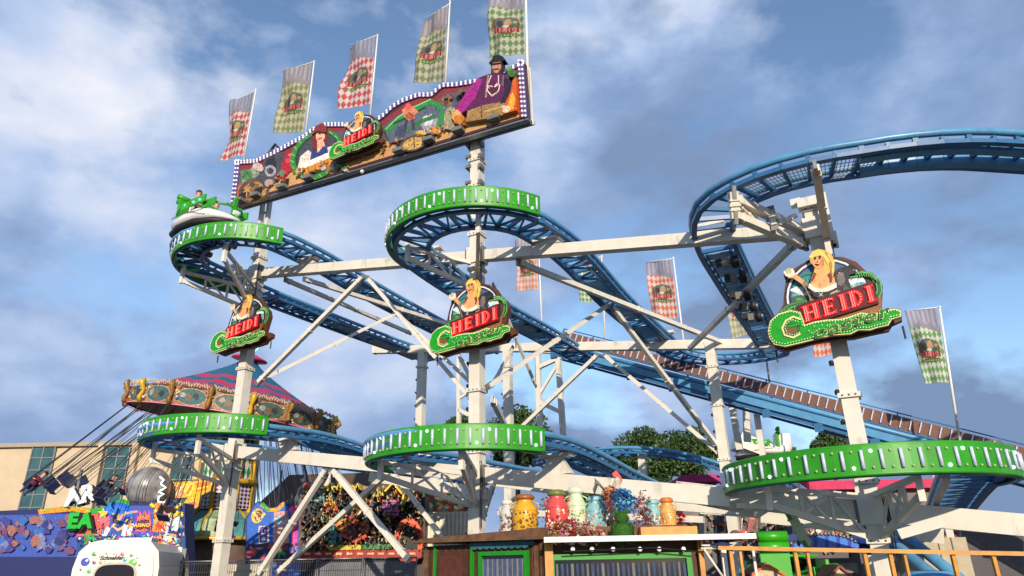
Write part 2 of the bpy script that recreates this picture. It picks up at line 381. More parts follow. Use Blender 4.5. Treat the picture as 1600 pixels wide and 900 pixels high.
# background lattice tower behind the middle column
T = 17.0
def lat(x0, y0, x1, y1, w=.16, v=T): 
    b = MB(); b.bar(onv(x0, y0, v), onv(x1, y1, v), w, w, WHITE); return cp(b, 'tower_strut')
for q in [(717, 556, 717, 665, .2), (840, 545, 845, 705, .26), (872, 555, 880, 680, .26), (842, 628, 876, 644, .22), (842, 618, 872, 568, .14), (840, 575, 890, 552, .2), (717, 640, 740, 652, .2), (718, 622, 740, 610, .12), (717, 560, 738, 575, .18),
          (815, 545, 900, 551, .3), (1141, 618, 1156, 703, .28), (1166, 636, 1168, 690, .3), (1140, 619, 1164, 634, .28), (1163, 634, 1168, 640, .2)]: lat(*q)

# ---------------------------------------------------------------- track
G = .48                                                  # half gauge
def track(pts, ds=.42, pans=False, zig=True, chan=True, name='track', bank=0.0, half=G, label=None, slats=False):
    P = resample(smooth_line(pts, 8), ds); n = len(P); T_ = np.gradient(P, axis=0); T_ /= np.linalg.norm(T_, axis=1)[:, None]
    Sd = np.cross(T_, Z); Sd /= np.linalg.norm(Sd, axis=1)[:, None]; Up = np.cross(Sd, T_)
    if bank:
        c, s = math.cos(bank), math.sin(bank); Sd, Up = Sd*c+Up*s, Up*c-Sd*s
    root = MB()
    for i in range(n):                                  # cross ties
        root.bar(P[i]-Sd[i]*half-Up[i]*.13, P[i]+Sd[i]*half-Up[i]*.13, .07, .10, BLUED, up=Up[i])
        if zig and i < n-1:
            a, b = (-1, 1) if i % 2 else (1, -1)
            root.bar(P[i]+Sd[i]*half*a*.9-Up[i]*.16, P[i+1]+Sd[i+1]*half*b*.9-Up[i+1]*.16, .05, .05, BLUED)
        if pans and i < n-1 and i % 9 not in (3,):
            root.bar(P[i]*.8+P[i+1]*.2-Up[i]*.2, P[i]*.2+P[i+1]*.8-Up[i]*.2, half*1.25, .02, BLUE, up=Up[i])
    r = cp(root, name)
    if label: r['label'] = label
    for s_ in (-1, 1):
        t = MB(); t.tube([P[i]+Sd[i]*half*s_ for i in range(n)], .075, BLUE, 8); t.build('rail', r)
        if chan:
            t = MB()
            for i in range(n-1):                        # box girder under the rail, open between the ties
                t.bar(P[i]+Sd[i]*half*s_*.93-Up[i]*.21, P[i+1]+Sd[i+1]*half*s_*.93-Up[i+1]*.21, .13, .09, BLUED, up=Up[i])
                if i % 2: t.bar(P[i]+Sd[i]*half*s_*.97-Up[i]*.05, P[i]+Sd[i]*half*s_*.97-Up[i]*.2, .05, .1, BLUED, up=T_[i])
            t.build('girder', r)
    return P, Sd, Up
RC = 1.92
def hair(uc, vc, z, drop=0.0, n=14):
    """rear left leg start is given by the caller; this is the front arc from left to right"""
    return [W(uc-RC*math.cos(a), vc-RC*math.sin(a), z+drop*(.5-a/math.pi)) for a in np.linspace(0, math.pi, n)]
def band(uc, vc, z, r, a0, a1, h=.5, nt=22, label=None):
    n = 44; A = np.linspace(R_(a0), R_(a1), n); b = MB(); th = .05
    def pt(a, rr, zz_): return W(uc-rr*math.cos(a), vc-rr*math.sin(a), zz_)
    vs = []
    for a in A: vs += [pt(a, r, z), pt(a, r+th, z), pt(a, r+th, z+h), pt(a, r, z+h)]
    fs = []
    for i in range(n-1):
        for k in range(4): k2 = (k+1) % 4; fs.append((i*4+k, i*4+k2, (i+1)*4+k2, (i+1)*4+k))
    fs += [(0, 1, 2, 3), tuple((n-1)*4+k for k in (3, 2, 1, 0))]
    b.add(vs, fs, GREEN)
    for zz_ in (z, z+h): b.tube([pt(a, r+.02, zz_) for a in A], .035, GREEN, 6)
    o = cp(b, 'guard_band'); o['label'] = label
    lp = MB(); lo = MB()
    for i in range(nt):
        a = R_(a0)+(R_(a1)-R_(a0))*(i+.5)/nt
        t = MB(); t.tube([pt(a, r+th+.025, z+.08), pt(a, r+th+.025, z+h-.08)], .028, TUBE, 7); t.build('light_tube', o)
        a2 = a+(R_(a1)-R_(a0))*.5/nt
        if i < nt-1:
            for zz_, kk in ((z+.1, 0), (z+h-.1, 1)):
                lit = (i*7+kk*3) % 5 == 0
                own = MB() if z < 4.6 else None
                (own or (lp if lit else lo)).ball(pt(a2, r+th+.01, zz_), .032 if lit else .026, LAMPW if lit else LAMPO, 7)
                if own: own.build('round_lamp', o)
    if lp.v: lp.build('lit_lamps', o)['kind'] = 'stuff'; lo.build('unlit_lamps', o)['kind'] = 'stuff'
    br = MB()
    for a in np.linspace(R_(a0), R_(a1), 7): br.bar(pt(a, r, z+.08), pt(a, RC+G, z+.1), .05, .07, BLUED)
    br.tube([pt(a, r-.05, z-.02) for a in A], .03, BLUED, 6)
    cp(br, 'band_bracket'); return o
def bracket(u, z, vc, uc, zr, angs=(38, 118), ht=.75):
    for a in angs:
        a = R_(a); p = W(uc-(RC+.1)*math.cos(a), vc-(RC+.1)*math.sin(a), zr-.3); b = MB()
        d = p-W(u, 0, zr-.3); c0 = W(u, 0, zr-.45)+nrm(d)*.2; c1 = W(u, 0, zr-.45-ht)+nrm(d)*.2; q = p-Z*.3
        b.bar(c0, p, .09, .10, WHITE); b.bar(c1, q, .09, .12, WHITE); b.bar(p+Z*.22, q-Z*.1, .11, .10, WHITE2, up=V)
        for t in (.33, .66): b.bar(c0+(p-c0)*t, c1+(q-c1)*t, .06, .06, WHITE)
        b.bar(c0+(p-c0)*.33, c1, .05, .05, WHITE); b.bar(c0+(p-c0)*.66, c1+(q-c1)*.33, .05, .05, WHITE); b.bar(c0+(p-c0)*.33, c1+(q-c1)*.66, .05, .05, WHITE)
        cp(b, 'ring_bracket')
def saddle(u, z0, z1, v=0):
    b = MB(); b.prism([(-.42, 0), (.42, 0), (.14, z1-z0), (-.14, z1-z0)], Frame(W(u, v-.02, z0), U, Z, V), -.1, .1, WHITE)
    b.box(W(u, v, z1+.03), (.8, .3, .08), WHITE, U, V); cp(b, 'track_saddle')

# upper level
LU, LV = -8.4, -.75
zLU = 11.85
hl = hair(LU, LV, zLU, -.1)
left_leg = [W(-10.3, 13.5, 12.2), W(-10.32, 9, 12.0), W(-10.32, 4, 11.85), W(-10.32, 1, 11.8)]
right_leg = [W(-6.48, .6, 11.9), W(-6.45, 3, 11.75), W(-6.45, 7, 11.68), W(-6.45, 12.5, 11.72)]
track(left_leg+hl[1:-1]+right_leg, label='upper left hairpin track with a car on it')
band(-8.2, -.65, zLU-.47, 2.5, -32, 154, .5, 27, 'green band round the upper left hairpin')
MU, MV, zM = .3, -.35, 10.5
hm = hair(MU, MV, zM, 0)
track([W(-1.62, 12.5, 10.75), W(-1.62, 8, 10.62), W(-1.62, 4, 10.42), W(-1.62, 1, 10.42)]+hm[1:-1]+[W(2.22, .8, 10.65), W(2.23, 2.5, 10.66), W(2.23, 6, 10.48), W(2.23, 12.2, 10.62)], label='upper middle hairpin track')
band(.36, -.5, zM-.22, 2.53, -4, 156, .5, 27, 'green band round the upper middle hairpin')
# pans under the straight legs
def pans(u, v0, v1, zf):
    b = MB(); v = v0
    while v < v1: 
        if int(v*2) % 5 != 0: b.bar(W(u, v, zf-.22), W(u, v+.36, zf-.22), .62, .02, BLUE)
        v += .42
    for s_ in (-1, 1): b.bar(W(u+s_*.3, v0, zf-.15), W(u+s_*.3, v1, zf-.15), .05, .16, BLUE)
    cp(b, 'brake_pan')
pans(2.23, 2.5, 11.5, 10.5); pans(-6.45, 2, 12, 11.72); pans(-1.62, 4, 9, 10.5); pans(-10.32, 2, 12, 11.95)
# upper right: leg from the back, wide turn climbing away to the right
zR = 9.62
def onz(x, y, z): r = ray(x, y); return CAM+r*((z-HOR)/r[2])
arc = [onz(x, y, 9.62) for x, y in ((1118, 375), (1113, 340), (1127, 312), (1172, 285), (1225, 266), (1278, 253), (1340, 243), (1400, 234))]
_e = [onz(1475, 228, 9.62), onz(1560, 230, 9.6)]; _d = nrm(_e[1]-_e[0]); tail = _e+[_e[1]+_d*2+V*.3, _e[1]+_d*4.5+V*1.4, _e[1]+_d*6+V*3.6, _e[1]+_d*6.2+V*8]
PR = track([W(6.5, 10.5, 9.75), W(6.5, 6, 9.62), W(6.5, 2.5, 9.6)]+arc+tail, ds=.45, zig=False, label='upper right turn leaving to the right')
pans(6.5, 1.0, 9.5, 9.6)
b = MB()
PP, SS, UU = PR
for i in range(8, len(PP)):                             # wire mesh infill panels between the ties
    if not (7.6 < uvz(PP[i])[0] < 10.2) or i+1 >= len(PP): continue
    b = MB()
    for k in range(7): b.bar(PP[i]+SS[i]*G*(-.85+k*.28)-UU[i]*.12, PP[i+1]+SS[i+1]*G*(-.85+k*.28)-UU[i+1]*.12, .012, .012, GREYM)
    for k in range(6): q = PP[i]*(1-k/6)+PP[i+1]*k/6-UU[i]*.12; b.bar(q-SS[i]*G*.9, q+SS[i]*G*.9, .012, .012, GREYM)
    cp(b, 'mesh_panel')
Q = resample(smooth_line(arc[-2:]+tail, 8), .5)
b = MB()
for o_, dz in ((-.22, -.16), (.3, -.18)):
    for i in range(len(Q)-1): b.bar(Q[i]+V*o_+Z*dz, Q[i+1]+V*o_+Z*dz, .2, .22, BLUE)
cp(b, 'brake_fin')
# rear joins
a_ = [W(2.23, 12.2, 10.62)]+[W(4.37-2.14*math.cos(t), 12.0+1.9*math.sin(t), 10.6-.85*t/math.pi) for t in np.linspace(.15, math.pi-.15, 9)]+[W(6.5, 10.5, 9.75)]
track(a_, label='rear hairpin behind the back beam')
a_ = [W(-6.45, 12.5, 11.72)]+[W(-4.03-2.42*math.cos(t), 12.4+2.0*math.sin(t), 11.7-1.0*t/math.pi) for t in np.linspace(.15, math.pi-.15, 9)]+[W(-1.62, 12.5, 10.75)]
# lower level
LLU, LLV, zLL = -8.3, -.75, 5.84
track([W(-10.35, 12, 6.2), W(-10.37, 5, 6.1), W(-10.37, 1, 6.0)]+hair(LLU, LLV, zLL)[1:-1]+[W(-6.45, 0.8, 5.95), W(-6.5, 3, 5.85), W(-6.5, 6, 5.45), W(-6.5, 10, 5.2)], label='lower left hairpin track')
band(-8.2, -.65, zLL-.27, 2.48, -4, 159, .48, 25, 'green band round the lower left hairpin')
LMU, LMV, zLM = .3, -1.05, 4.78
track([W(-1.62, 12, 5.2), W(-1.62, 6, 5.0), W(-1.62, 1, 4.9)]+hair(LMU, LMV, zLM)[1:-1]+[W(2.22, 0.2, 4.83), W(2.22, 2.5, 4.72), W(2.22, 6, 4.5), W(2.22, 12, 4.3)], label='lower middle hairpin track')
band(.42, -.95, zLM-.42, 2.5, -4, 158, .48, 27, 'green band round the lower middle hairpin')
LRU, LRV, zLR = 8.7, .15, 3.8
track([W(6.83, 12, 4.0), W(6.83, 6, 3.8), W(6.83, 1, 3.72)]+hair(LRU, LRV, zLR)[1:-1]+[W(10.67, .5, 3.7), W(10.67, 4, 3.55), W(10.67, 12, 3.1)], label='lower right hairpin track')
band(8.75, .15, zLR-.40, 2.6, -14, 205, .47, 34, 'green band round the lower right hairpin')
for (u0, pz) in ((-6.5, 5.85), (2.22, 4.7)):            # deep blue channels along the lower right-hand legs
    b = MB(); b.bar(W(u0+.25, .6, pz-.02), W(u0+.25, 7, pz-.55), .06, .34, BLUE); b.bar(W(u0-.25, .6, pz-.02), W(u0-.25, 7, pz-.55), .06, .34, BLUE); cp(b, 'brake_fin')
# single blue track arching behind, lower right of the middle
pts = [onv(x, y, 14) for x, y in ((840, 722), (900, 708), (960, 702), (1020, 703), (1080, 712), (1140, 730))]
track(pts, ds=.5, zig=False, chan=True, label='low blue track arching in front of the trees')
b = MB(); b.bar(onv(1003, 706, 14), onv(1005, 745, 14), .3, .3, WHITE); b.bar(onv(1024, 706, 13.8), onv(1026, 716, 13.8), .2, .25, BLUE); cp(b, 'track_support')
for (u_, z_, vc_, uc_, zr_) in ((UA, 0, LV, LU, zLU-.35), (UB, 0, MV, MU, zM+.05), (UA, 0, LLV, LLU, zLL-.1), (UB, 0, LMV, LMU, zLM-.1), (UC, 0, LRV, LRU, zLR-.12)): bracket(u_, z_, vc_, uc_, zr_)
# upper right ring struts
for q in [(1145, 310, -2.2, 1258, 362, 0, .2), (1150, 338, -2.0, 1256, 383, 0, .2), (1150, 318, -2.1, 1185, 350, -1.2, .14), (1205, 330, -1.2, 1210, 352, -1.2, .13), (1210, 352, -1.1, 1240, 338, -.5, .1), (1274, 262, -2.9, 1292, 372, -.2, .17), (1146, 300, -2.3, 1149, 342, -2.1, .2)]: brace(*q, name='ring_bracket')
# saddles carrying tracks over the beams
for u, zt in ((-6.48, 11.75), (2.22, 10.42), (-1.62, 10.25), (6.5, 9.4), (-10.1, 11.6)): saddle(u, zu(u)+.15, max(zu(u)+.3, zt-.12))
for u, zt in ((-6.5, 5.8), (2.22, 4.62), (-1.62, 4.68), (6.83, 3.5)): saddle(u, zl(u)+.17, max(zl(u)+.3, zt-.12))
for px, zt in ((598, 0), (868, 0), (1036, 0), (1192, 0)):
    u = uvz(onv(px, 540, VB))[0]; b = MB(); b.box(W(u, VB, zb(u)+.32), (.4, .3, .34), WHITE, U, V); b.box(W(u, VB, zb(u)+.5), (1.0, .3, .1), WHITE, U, V); cp(b, 'track_saddle')
# running gear and kicker wheels hanging under the tracks
def kick(x, y, v, n=3, du=.0, dv=.8):
    for i in range(n):
        b = MB(); p = onv(x, y, v)+V*dv*i+U*du*i
        b.box(p-U*.12, (.16, .22, .2), GREYM, U, V); b.tube([p+U*.02, p+U*.18], .16, DARK, 12); b.tube([p-U*.02, p+U*.22], .07, STEEL, 8); b.box(p-U*.28+Z*.05, (.14, .2, .16), DARK, U, V); cp(b, 'drive_wheel')
kick(1142, 410, 0.2, 2, 0, 1.1); kick(1162, 462, 2.7, 3, 0, 1.0); kick(800, 490, 5.0, 3, 0, 1.0); kick(392, 372, -1.3, 2, .5, .1)

# ---------------------------------------------------------------- lift hill with its walkway, at the back
VLF = 12.9
def L_(x, y, v=VLF): return onv(x, y, v)
lp0, lp1 = L_(872, 542), L_(1475, 701); d = nrm(lp1-lp0); lp1 = lp1+d*6
s_lift = MB(); Ln = np.linalg.norm(lp1-lp0); n = int(Ln/.7)
for i in range(n+1):
    p = lp0+d*Ln*i/n; s_lift.bar(p-V*.5-Z*.1, p+V*.5-Z*.1, .08, .1, BLUED)
    if i < n: s_lift.bar(p-V*(.5 if i % 2 else -.5)-Z*.12, lp0+d*Ln*(i+1)/n+V*(.5 if i % 2 else -.5)-Z*.12, .05, .05, BLUED)
lift = cp(s_lift, 'lift_hill'); lift['label'] = 'straight blue lift hill with a walkway beside it'
for s_ in (-1, 1):
    b = MB(); b.tube([lp0+V*s_*.5+Z*.04, lp1+V*s_*.5+Z*.04], .085, BLUE, 8); b.build('rail', lift)
    b = MB(); b.bar(lp0+V*s_*.5-Z*.22, lp1+V*s_*.5-Z*.22, .14, .26, BLUE); b.bar(lp0+V*s_*.5-Z*.5, lp1+V*s_*.5-Z*.5, .1, .1, BLUED); b.build('girder', lift)
b = MB(); b.bar(lp0-Z*.05, lp1-Z*.05, .2, .16, BLUED); b.build('chain_channel', lift)
i = 0
b = MB()
while i*1.9 < Ln:
    p = lp0+d*1.9*i; b = MB(); b.box(p-V*.55-Z*.55, (.3, .12, .3), BLUED, U, V); b.build('girder_clip', lift); i += 1
BRN = mat('brown walkway boards', (118, 82, 66), .7, var=.3, scale=14, dirt=.4)
w0, w1 = L_(878, 524, VLF+.9), L_(1475, 678, VLF+.9); dw = nrm(w1-w0); w1 = w1+dw*6; Lw = np.linalg.norm(w1-w0)
nrmw = nrm(np.cross(dw, V)); nrmw = nrmw if nrmw[2] > 0 else -nrmw
b = MB(); b.bar(w0-nrmw*.02, w1-nrmw*.02, .06, .5, BRN, up=nrmw); b.bar(w0-nrmw*.28, w1-nrmw*.28, .12, .06, BLUED, up=nrmw)
wk = cp(b, 'walkway_fence'); wk['label'] = 'brown lattice side of the lift hill walkway with white bars'
b = MB(); n = int(Lw/.32)
for i in range(n): p = w0+dw*(i+.5)*.32; b.bar(p-nrmw*.2-V*.06, p+nrmw*.2-V*.06, .07, .04, TUBE, up=dw)
b.build('light_bars', wk)
b = MB(); b.tube([w0+nrmw*.34, w1+nrmw*.34], .025, BLUED, 6); b.tube([w0+nrmw*.27+V*.8, w1+nrmw*.27+V*.8], .02, BLUED, 6)
for i in range(int(Lw/1.6)): p = w0+dw*i*1.6; b.bar(p-nrmw*.3, p+nrmw*.34, .05, .05, BLUED, up=V)
b.build('handrail', wk)
# supports of the lift hill
for x, y in ((1322, 668), (1452, 700), (1180, 632)):
    p = L_(x, y, VLF+.3); b = MB(); b.bar(p-Z*.4, np.array([p[0], p[1], 0]), .22, .22, WHITE, up=V); cp(b, 'lift_column')

# ================================================================ THE ILLUMINATED SIGNS
SREF = onv(1306, 472, -.55)
_f0 = Frame(SREF, U, Z, -V)
def s2(x, y):                                            # artist's grid of the sign -> metres about its centre
    p = onv(1190+x/5, 380+y/5, -.55)-SREF; return (p@U, p@Z)
RED = mat('lit red letters', (225, 18, 16), .35, var=.05, emit=.55, ecol=(255, 20, 16)); REDB = mat('pink red bulbs', (255, 150, 140), .3, emit=1.3, ecol=(255, 130, 115))
GRNB = mat('warm white bulbs', (250, 248, 230), .3, emit=.45, ecol=(255, 250, 225)); LGRN = paint((20, 150, 20), .35); CREAM = paint((222, 214, 140))
PLAQ = [(290, 525), (870, 340), (910, 500), (335, 672)]
def plaq(s, t):
    a = np.array([335, 665])*(1-s)+np.array([905, 492])*s; b = np.array([306, 537])*(1-s)+np.array([868, 357])*s
    q = a*(1-t)+b*t; return (q[0], q[1])
def slab_letters():
    """H E I D I with slab serifs as outlines in the plaque's own 0..1 space"""
    def stem(x, w=.07, se=.02): return [(x, .04), (x+w, .04), (x+w, .96), (x, .96)], [(x-se, .04), (x+w+se, .04), (x+w+se, .13), (x-se, .13)], [(x-se, .87), (x+w+se, .87), (x+w+se, .96), (x-se, .96)]
    P = []
    P += list(stem(.045)); P += list(stem(.17)); P.append([(.08, .45), (.19, .45), (.19, .57), (.08, .57)])
    P += list(stem(.305)); P += [[(.32, .04), (.465, .04), (.465, .24), (.44, .24), (.44, .14), (.32, .14)], [(.32, .96), (.46, .96), (.46, .76), (.437, .76), (.437, .86), (.32, .86)], [(.33, .45), (.41, .45), (.41, .36), (.43, .36), (.43, .66), (.41, .66), (.41, .56), (.33, .56)]]
    P += list(stem(.54)); P += list(stem(.67))
    o = []; ii = []
    for k in range(13): a = math.pi/2-math.pi*k/12; o.append((.71+.125*math.cos(a), .5+.46*math.sin(a))); ii.append((.71+.075*math.cos(a), .5+.35*math.sin(a)))
    P.append(o+ii[::-1]); P += list(stem(.905))
    return P
def dotline(pts, step, close=True):
    P = np.array(pts+[pts[0]] if close else pts, float); return [tuple(p) for p in resample(np.c_[P, np.zeros(len(P))], step)[:, :2]]
SNAKE = [(75, 720), (90, 645), (150, 592), (240, 565), (310, 580), (335, 645), (345, 680), (420, 655), (520, 640), (620, 635), (700, 615), (780, 585), (860, 598), (940, 578), (1040, 555), (1082, 570), (1082, 605), (1012, 625), (985, 670), (900, 688), (850, 705), (760, 705), (700, 735), (560, 745), (430, 775), (330, 800), (200, 830), (120, 815), (85, 770)]
def grow(poly, d):
    c = np.mean(poly, 0); out = []; n = len(poly)
    ar = sum(poly[i][0]*poly[(i+1) % n][1]-poly[(i+1) % n][0]*poly[i][1] for i in range(n)); sg = 1 if ar > 0 else -1
    for i in range(n):
        a = np.array(poly[i-1], float); b = np.array(poly[i], float); e = np.array(poly[(i+1) % n], float)
        t = nrm(nrm(b-a)+nrm(e-b)); out.append(tuple(b+np.array([t[1], -t[0]])*d*sg))
    return out
BACK = [(75, 700), (100, 620), (150, 570), (140, 540), (170, 480), (175, 400), (190, 300), (175, 260), (180, 225), (240, 208), (290, 180), (375, 130), (385, 95), (440, 64), (500, 70), (555, 108), (640, 112), (740, 150), (820, 225), (900, 265), (948, 340), (942, 440), (938, 555), (1050, 540), (1095, 560), (1098, 605), (1020, 640), (992, 685), (850, 715), (720, 745), (500, 768), (400, 785), (200, 842), (105, 815), (65, 770)]
def make_sign(label, cat='sign', name='illuminated_sign'):
    root = thing(name, label, cat, SREF, 'round illuminated signs hung on the ride')
    fr = _f0
    wob = mat('brown sign edge', (92, 54, 30), .55, var=.25, scale=20)
    m = MB(); t = relief(m, [(BACK, wob)], fr, 0, .03, -.12, s2)
    m.build('backboard', root)
    m = MB(); rng = random.Random(3)
    ops = [(ell(518, 425, 338, 312), (22, 26, 48)), (ell(518, 425, 322, 298), (228, 228, 236)), (ell(518, 425, 306, 283), (18, 30, 66)), (ell(518, 425, 290, 268), (60, 105, 150)),
           (ell(518, 425, 278, 256, 0, 20, 10, 205), (110, 165, 170)), ([(250, 330), (330, 265), (420, 250), (430, 330), (380, 390), (240, 400)], (52, 140, 150)),
           (blob(285, 370, 50, rng, 11, .25, .5), (215, 228, 228)), (blob(330, 400, 45, rng, 11, .25, .4), (190, 212, 210)), (blob(740, 300, 55, rng, 12, .3, .7), (205, 222, 228)), (blob(780, 330, 45, rng, 12, .3, .6), (120, 170, 185)), (blob(710, 370, 55, rng, 12, .3, .7), (160, 190, 175)),
           ([(232, 430), (300, 410), (370, 420), (440, 455), (440, 520), (300, 560), (240, 540)], (52, 96, 62)), (blob(300, 450, 40, rng, 10, .3, .4), (96, 128, 82)),
           (stroke([(300, 345), (280, 310), (290, 275), (350, 245), (425, 240)], 17), (44, 130, 88)),
           (stroke([(140, 600), (160, 550), (220, 500), (330, 468), (430, 470)], 46), (30, 92, 46)), (stroke([(150, 600), (172, 556), (230, 510), (335, 480), (430, 480)], 10), (96, 176, 96)), (stroke([(135, 590), (152, 542), (215, 490), (330, 458), (430, 460)], 7), (80, 160, 84)),
           (stroke([(690, 262), (780, 245), (860, 258), (912, 310), (925, 380), (900, 440)], 44), (34, 96, 48)), (stroke([(700, 254), (784, 232), (868, 245), (928, 306), (940, 380), (912, 445)], 8), (100, 180, 100)), (stroke([(690, 276), (780, 262), (850, 274), (895, 322), (905, 378), (888, 430)], 8), (100, 180, 100))]
    for k in range(12):
        a = (160+k*24, 545-k*8+rng.uniform(-3, 3)); ops.append((stroke([(a[0], a[1]-14), (a[0]+5, a[1]+14)], 5), (110, 180, 100)))
    for k in range(9): a = ell(800, 360, 118, 105, 0, 40)[28+k if k < 9 else 0]; ops.append((stroke([(a[0]-6, a[1]-14), (a[0]+6, a[1]+14)], 5), (120, 190, 110)))
    t = relief(m, painterly(ops, .0035, 2.5, 7, 2, 90), fr, .03, .0022, -.01, s2); m.build('painted_landscape', root)
    m = MB(); t = relief(m, painterly([([(495, 450), (505, 400), (575, 375), (562, 300), (575, 235), (610, 208), (665, 198), (715, 215), (735, 250), (690, 262), (682, 305), (705, 370), (690, 405), (620, 440), (560, 455)], (48, 44, 50)),
        (stroke([(640, 215), (690, 195), (730, 215), (738, 250)], [16, 18, 14, 6]), (30, 28, 32)), ([(590, 260), (640, 240), (655, 300), (640, 360), (600, 340)], (112, 104, 104)), ([(500, 450), (530, 400), (590, 380), (640, 400), (600, 440), (545, 462)], (168, 160, 152)), (stroke([(575, 240), (545, 225)], 12), (60, 54, 58)), (ell(612, 250, 7, 5), (200, 170, 90)), ([(640, 330), (690, 370), (680, 400), (640, 410)], (92, 86, 88))], .006, 2.5, 7, 3, 80), fr, t+.004, .003, -.02, s2)
    m.build('painted_goat', root)
    m = MB(); sk = (226, 168, 112)
    t = relief(m, painterly([(stroke([(420, 470), (400, 420), (365, 365), (320, 315), (262, 275)], [70, 58, 44, 36, 40]), (150, 118, 84)), (stroke([(330, 325), (262, 275), (215, 272)], [34, 34, 40]), (214, 160, 108)), (blob(228, 252, 46, rng, 11, .25, .75), (226, 220, 196)), (blob(215, 240, 22, rng, 9, .3), (190, 180, 140)),
        (stroke([(375, 390), (350, 350)], 8), (60, 50, 60)), (stroke([(400, 430), (372, 400)], 8), (60, 50, 60)),
        ([(378, 128), (398, 88), (448, 68), (508, 78), (552, 112), (574, 165), (572, 235), (560, 285), (520, 300), (470, 250), (440, 262), (418, 300), (392, 300), (412, 250), (424, 205), (388, 176)], (222, 184, 84)),
        ([(430, 205), (486, 185), (505, 245), (570, 285), (585, 340), (520, 385), (450, 392), (388, 360), (392, 310), (440, 268)], sk), (stroke([(455, 330), (462, 372)], 5), (176, 116, 72)), (ell(445, 158, 50, 62, -14), sk), ([(468, 150), (490, 130), (492, 190), (470, 212)], (198, 138, 88)),
        ([(378, 132), (410, 84), (470, 78), (520, 108), (540, 170), (520, 190), (492, 130), (450, 118), (400, 148)], (238, 206, 110)), (stroke([(500, 90), (545, 150), (552, 240), (540, 290)], [14, 20, 18, 8]), (188, 140, 54)), (stroke([(520, 110), (562, 180), (560, 260)], 7), (244, 222, 140)),
        (stroke([(425, 255), (412, 290), (400, 318)], [18, 20, 6]), (136, 52, 34)), (stroke([(530, 260), (550, 290), (545, 325)], [22, 24, 8]), (136, 52, 34)),
        (ell(425, 146, 8, 5, -12), (40, 34, 40)), (ell(462, 138, 8, 5, -12), (40, 34, 40)), (stroke([(414, 136), (434, 132)], 4), (110, 76, 44)), (stroke([(452, 127), (472, 125)], 4), (110, 76, 44)), (stroke([(446, 158), (440, 172), (450, 173)], 4), (180, 120, 80)), (stroke([(428, 184), (448, 192), (468, 178)], [4, 11, 4]), (190, 40, 40)), (stroke([(434, 185), (448, 187), (462, 181)], 4), (245, 240, 235)),
        ([(380, 338), (420, 372), (480, 386), (560, 350), (590, 335), (592, 372), (520, 405), (420, 408), (372, 372)], (232, 228, 212)), ([(395, 405), (450, 412), (520, 404), (548, 396), (520, 440), (470, 464), (415, 440)], (38, 36, 48)), (stroke([(455, 415), (485, 440)], 5), (220, 214, 200)), (stroke([(485, 412), (458, 442)], 5), (220, 214, 200))], .004, 2, 6, 4, 60, (.86, .93, 1.06, 1.1)), fr, t+.006, .003, -.02, s2)
    m.build('painted_woman', root)
    m = MB(); t = relief(m, [([(200, 705), (330, 660), (880, 480), (937, 440), (937, 572), (780, 600), (560, 655), (380, 705), (260, 770), (200, 760)], mat('brown carved wood', (150, 92, 42), .5, var=.35, scale=30))], fr, t, .01, -.04, s2); m.build('wooden_plank', root)
    m = MB(); dk = mat('dark red plate', (88, 10, 12), .4, var=.2)
    t = relief(m, [(grow(PLAQ, 9), (60, 14, 12)), (PLAQ, dk)], fr, t+.05, .01, -.06, s2); pl = m.build('name_plate', root)
    m = MB(); dots = MB()
    for pg in slab_letters(): m.prism([s2(*plaq(*q)) for q in pg], fr, t, t+.035, RED)
    m.build('letters', pl)
    for x in (.0725, .1975, .3325, .5675, .6975, .9325):
        for k in range(9): 
            for dx in (-.014, .014): dots.ball(fr(*s2(*plaq(x+dx, .1+k*.1)))+fr.n*(t+.038), .0125, REDB, 5)
    for k in range(9): a = math.pi/2-math.pi*k/8; dots.ball(fr(*s2(*plaq(.71+.1*math.cos(a), .5+.4*math.sin(a))))+fr.n*(t+.038), .0125, REDB, 5)
    for x, y in ((.1, .5), (.125, .5), (.15, .5), (.37, .09), (.4, .09), (.43, .12), (.37, .91), (.4, .91), (.43, .88), (.36, .5), (.39, .5), (.42, .5)): dots.ball(fr(*s2(*plaq(x, y)))+fr.n*(t+.038), .0125, REDB, 5)
    dots.build('red_bulbs', pl)['kind'] = 'stuff'
    m = MB(); dg = (18, 104, 18)
    t2 = relief(m, [(grow(SNAKE, 13), (96, 62, 34)), (grow(SNAKE, 8), CREAM), (SNAKE, LGRN), (ell(245, 705, 70, 52, -10), dg), (ell(245, 712, 48, 34, -10), (120, 78, 36)), (stroke([(318, 632), (262, 612), (205, 642), (178, 700), (196, 752), (262, 772), (318, 742)], 15), CREAM), (stroke([(225, 690), (320, 668)], 18), LGRN)], fr, t+.0, .008, -.05, s2)
    sb = m.build('script_board', root)
    m = MB(); x0, y0 = s2(702, 700); sc = s2(100, 0)[0]-s2(0, 0)[0]; rot = math.atan2(132, 730)
    add_text(m, 'oaster', sc*1.95, fr, x0, y0, t2+.004, CREAM, .25, sc*.07, .006, rot, 1.1, .66)
    add_text(m, 'oaster', sc*1.95, fr, x0, y0, t2+.016, paint((14, 112, 16), .35), .25, sc*.03, .006, rot, 1.1, .66)
    m.build('script_letters', sb)
    dots = MB()
    for p in dotline(grow(SNAKE, -9), 22): dots.ball(fr(*s2(*p))+fr.n*(t2+.012), .0095, GRNB, 5)
    for p in dotline([(300, 650), (250, 634), (215, 665), (200, 700), (215, 740), (262, 755), (310, 735)], 20, False): dots.ball(fr(*s2(*p))+fr.n*(t2+.012), .0095, GRNB, 5)
    for k in range(32): dots.ball(fr(*s2(385+k*20, 722-k*4.1+26*math.sin(k*2.3)))+fr.n*(t2+.024), .009, GRNB, 5)
    dots.build('white_bulbs', sb)['kind'] = 'stuff'
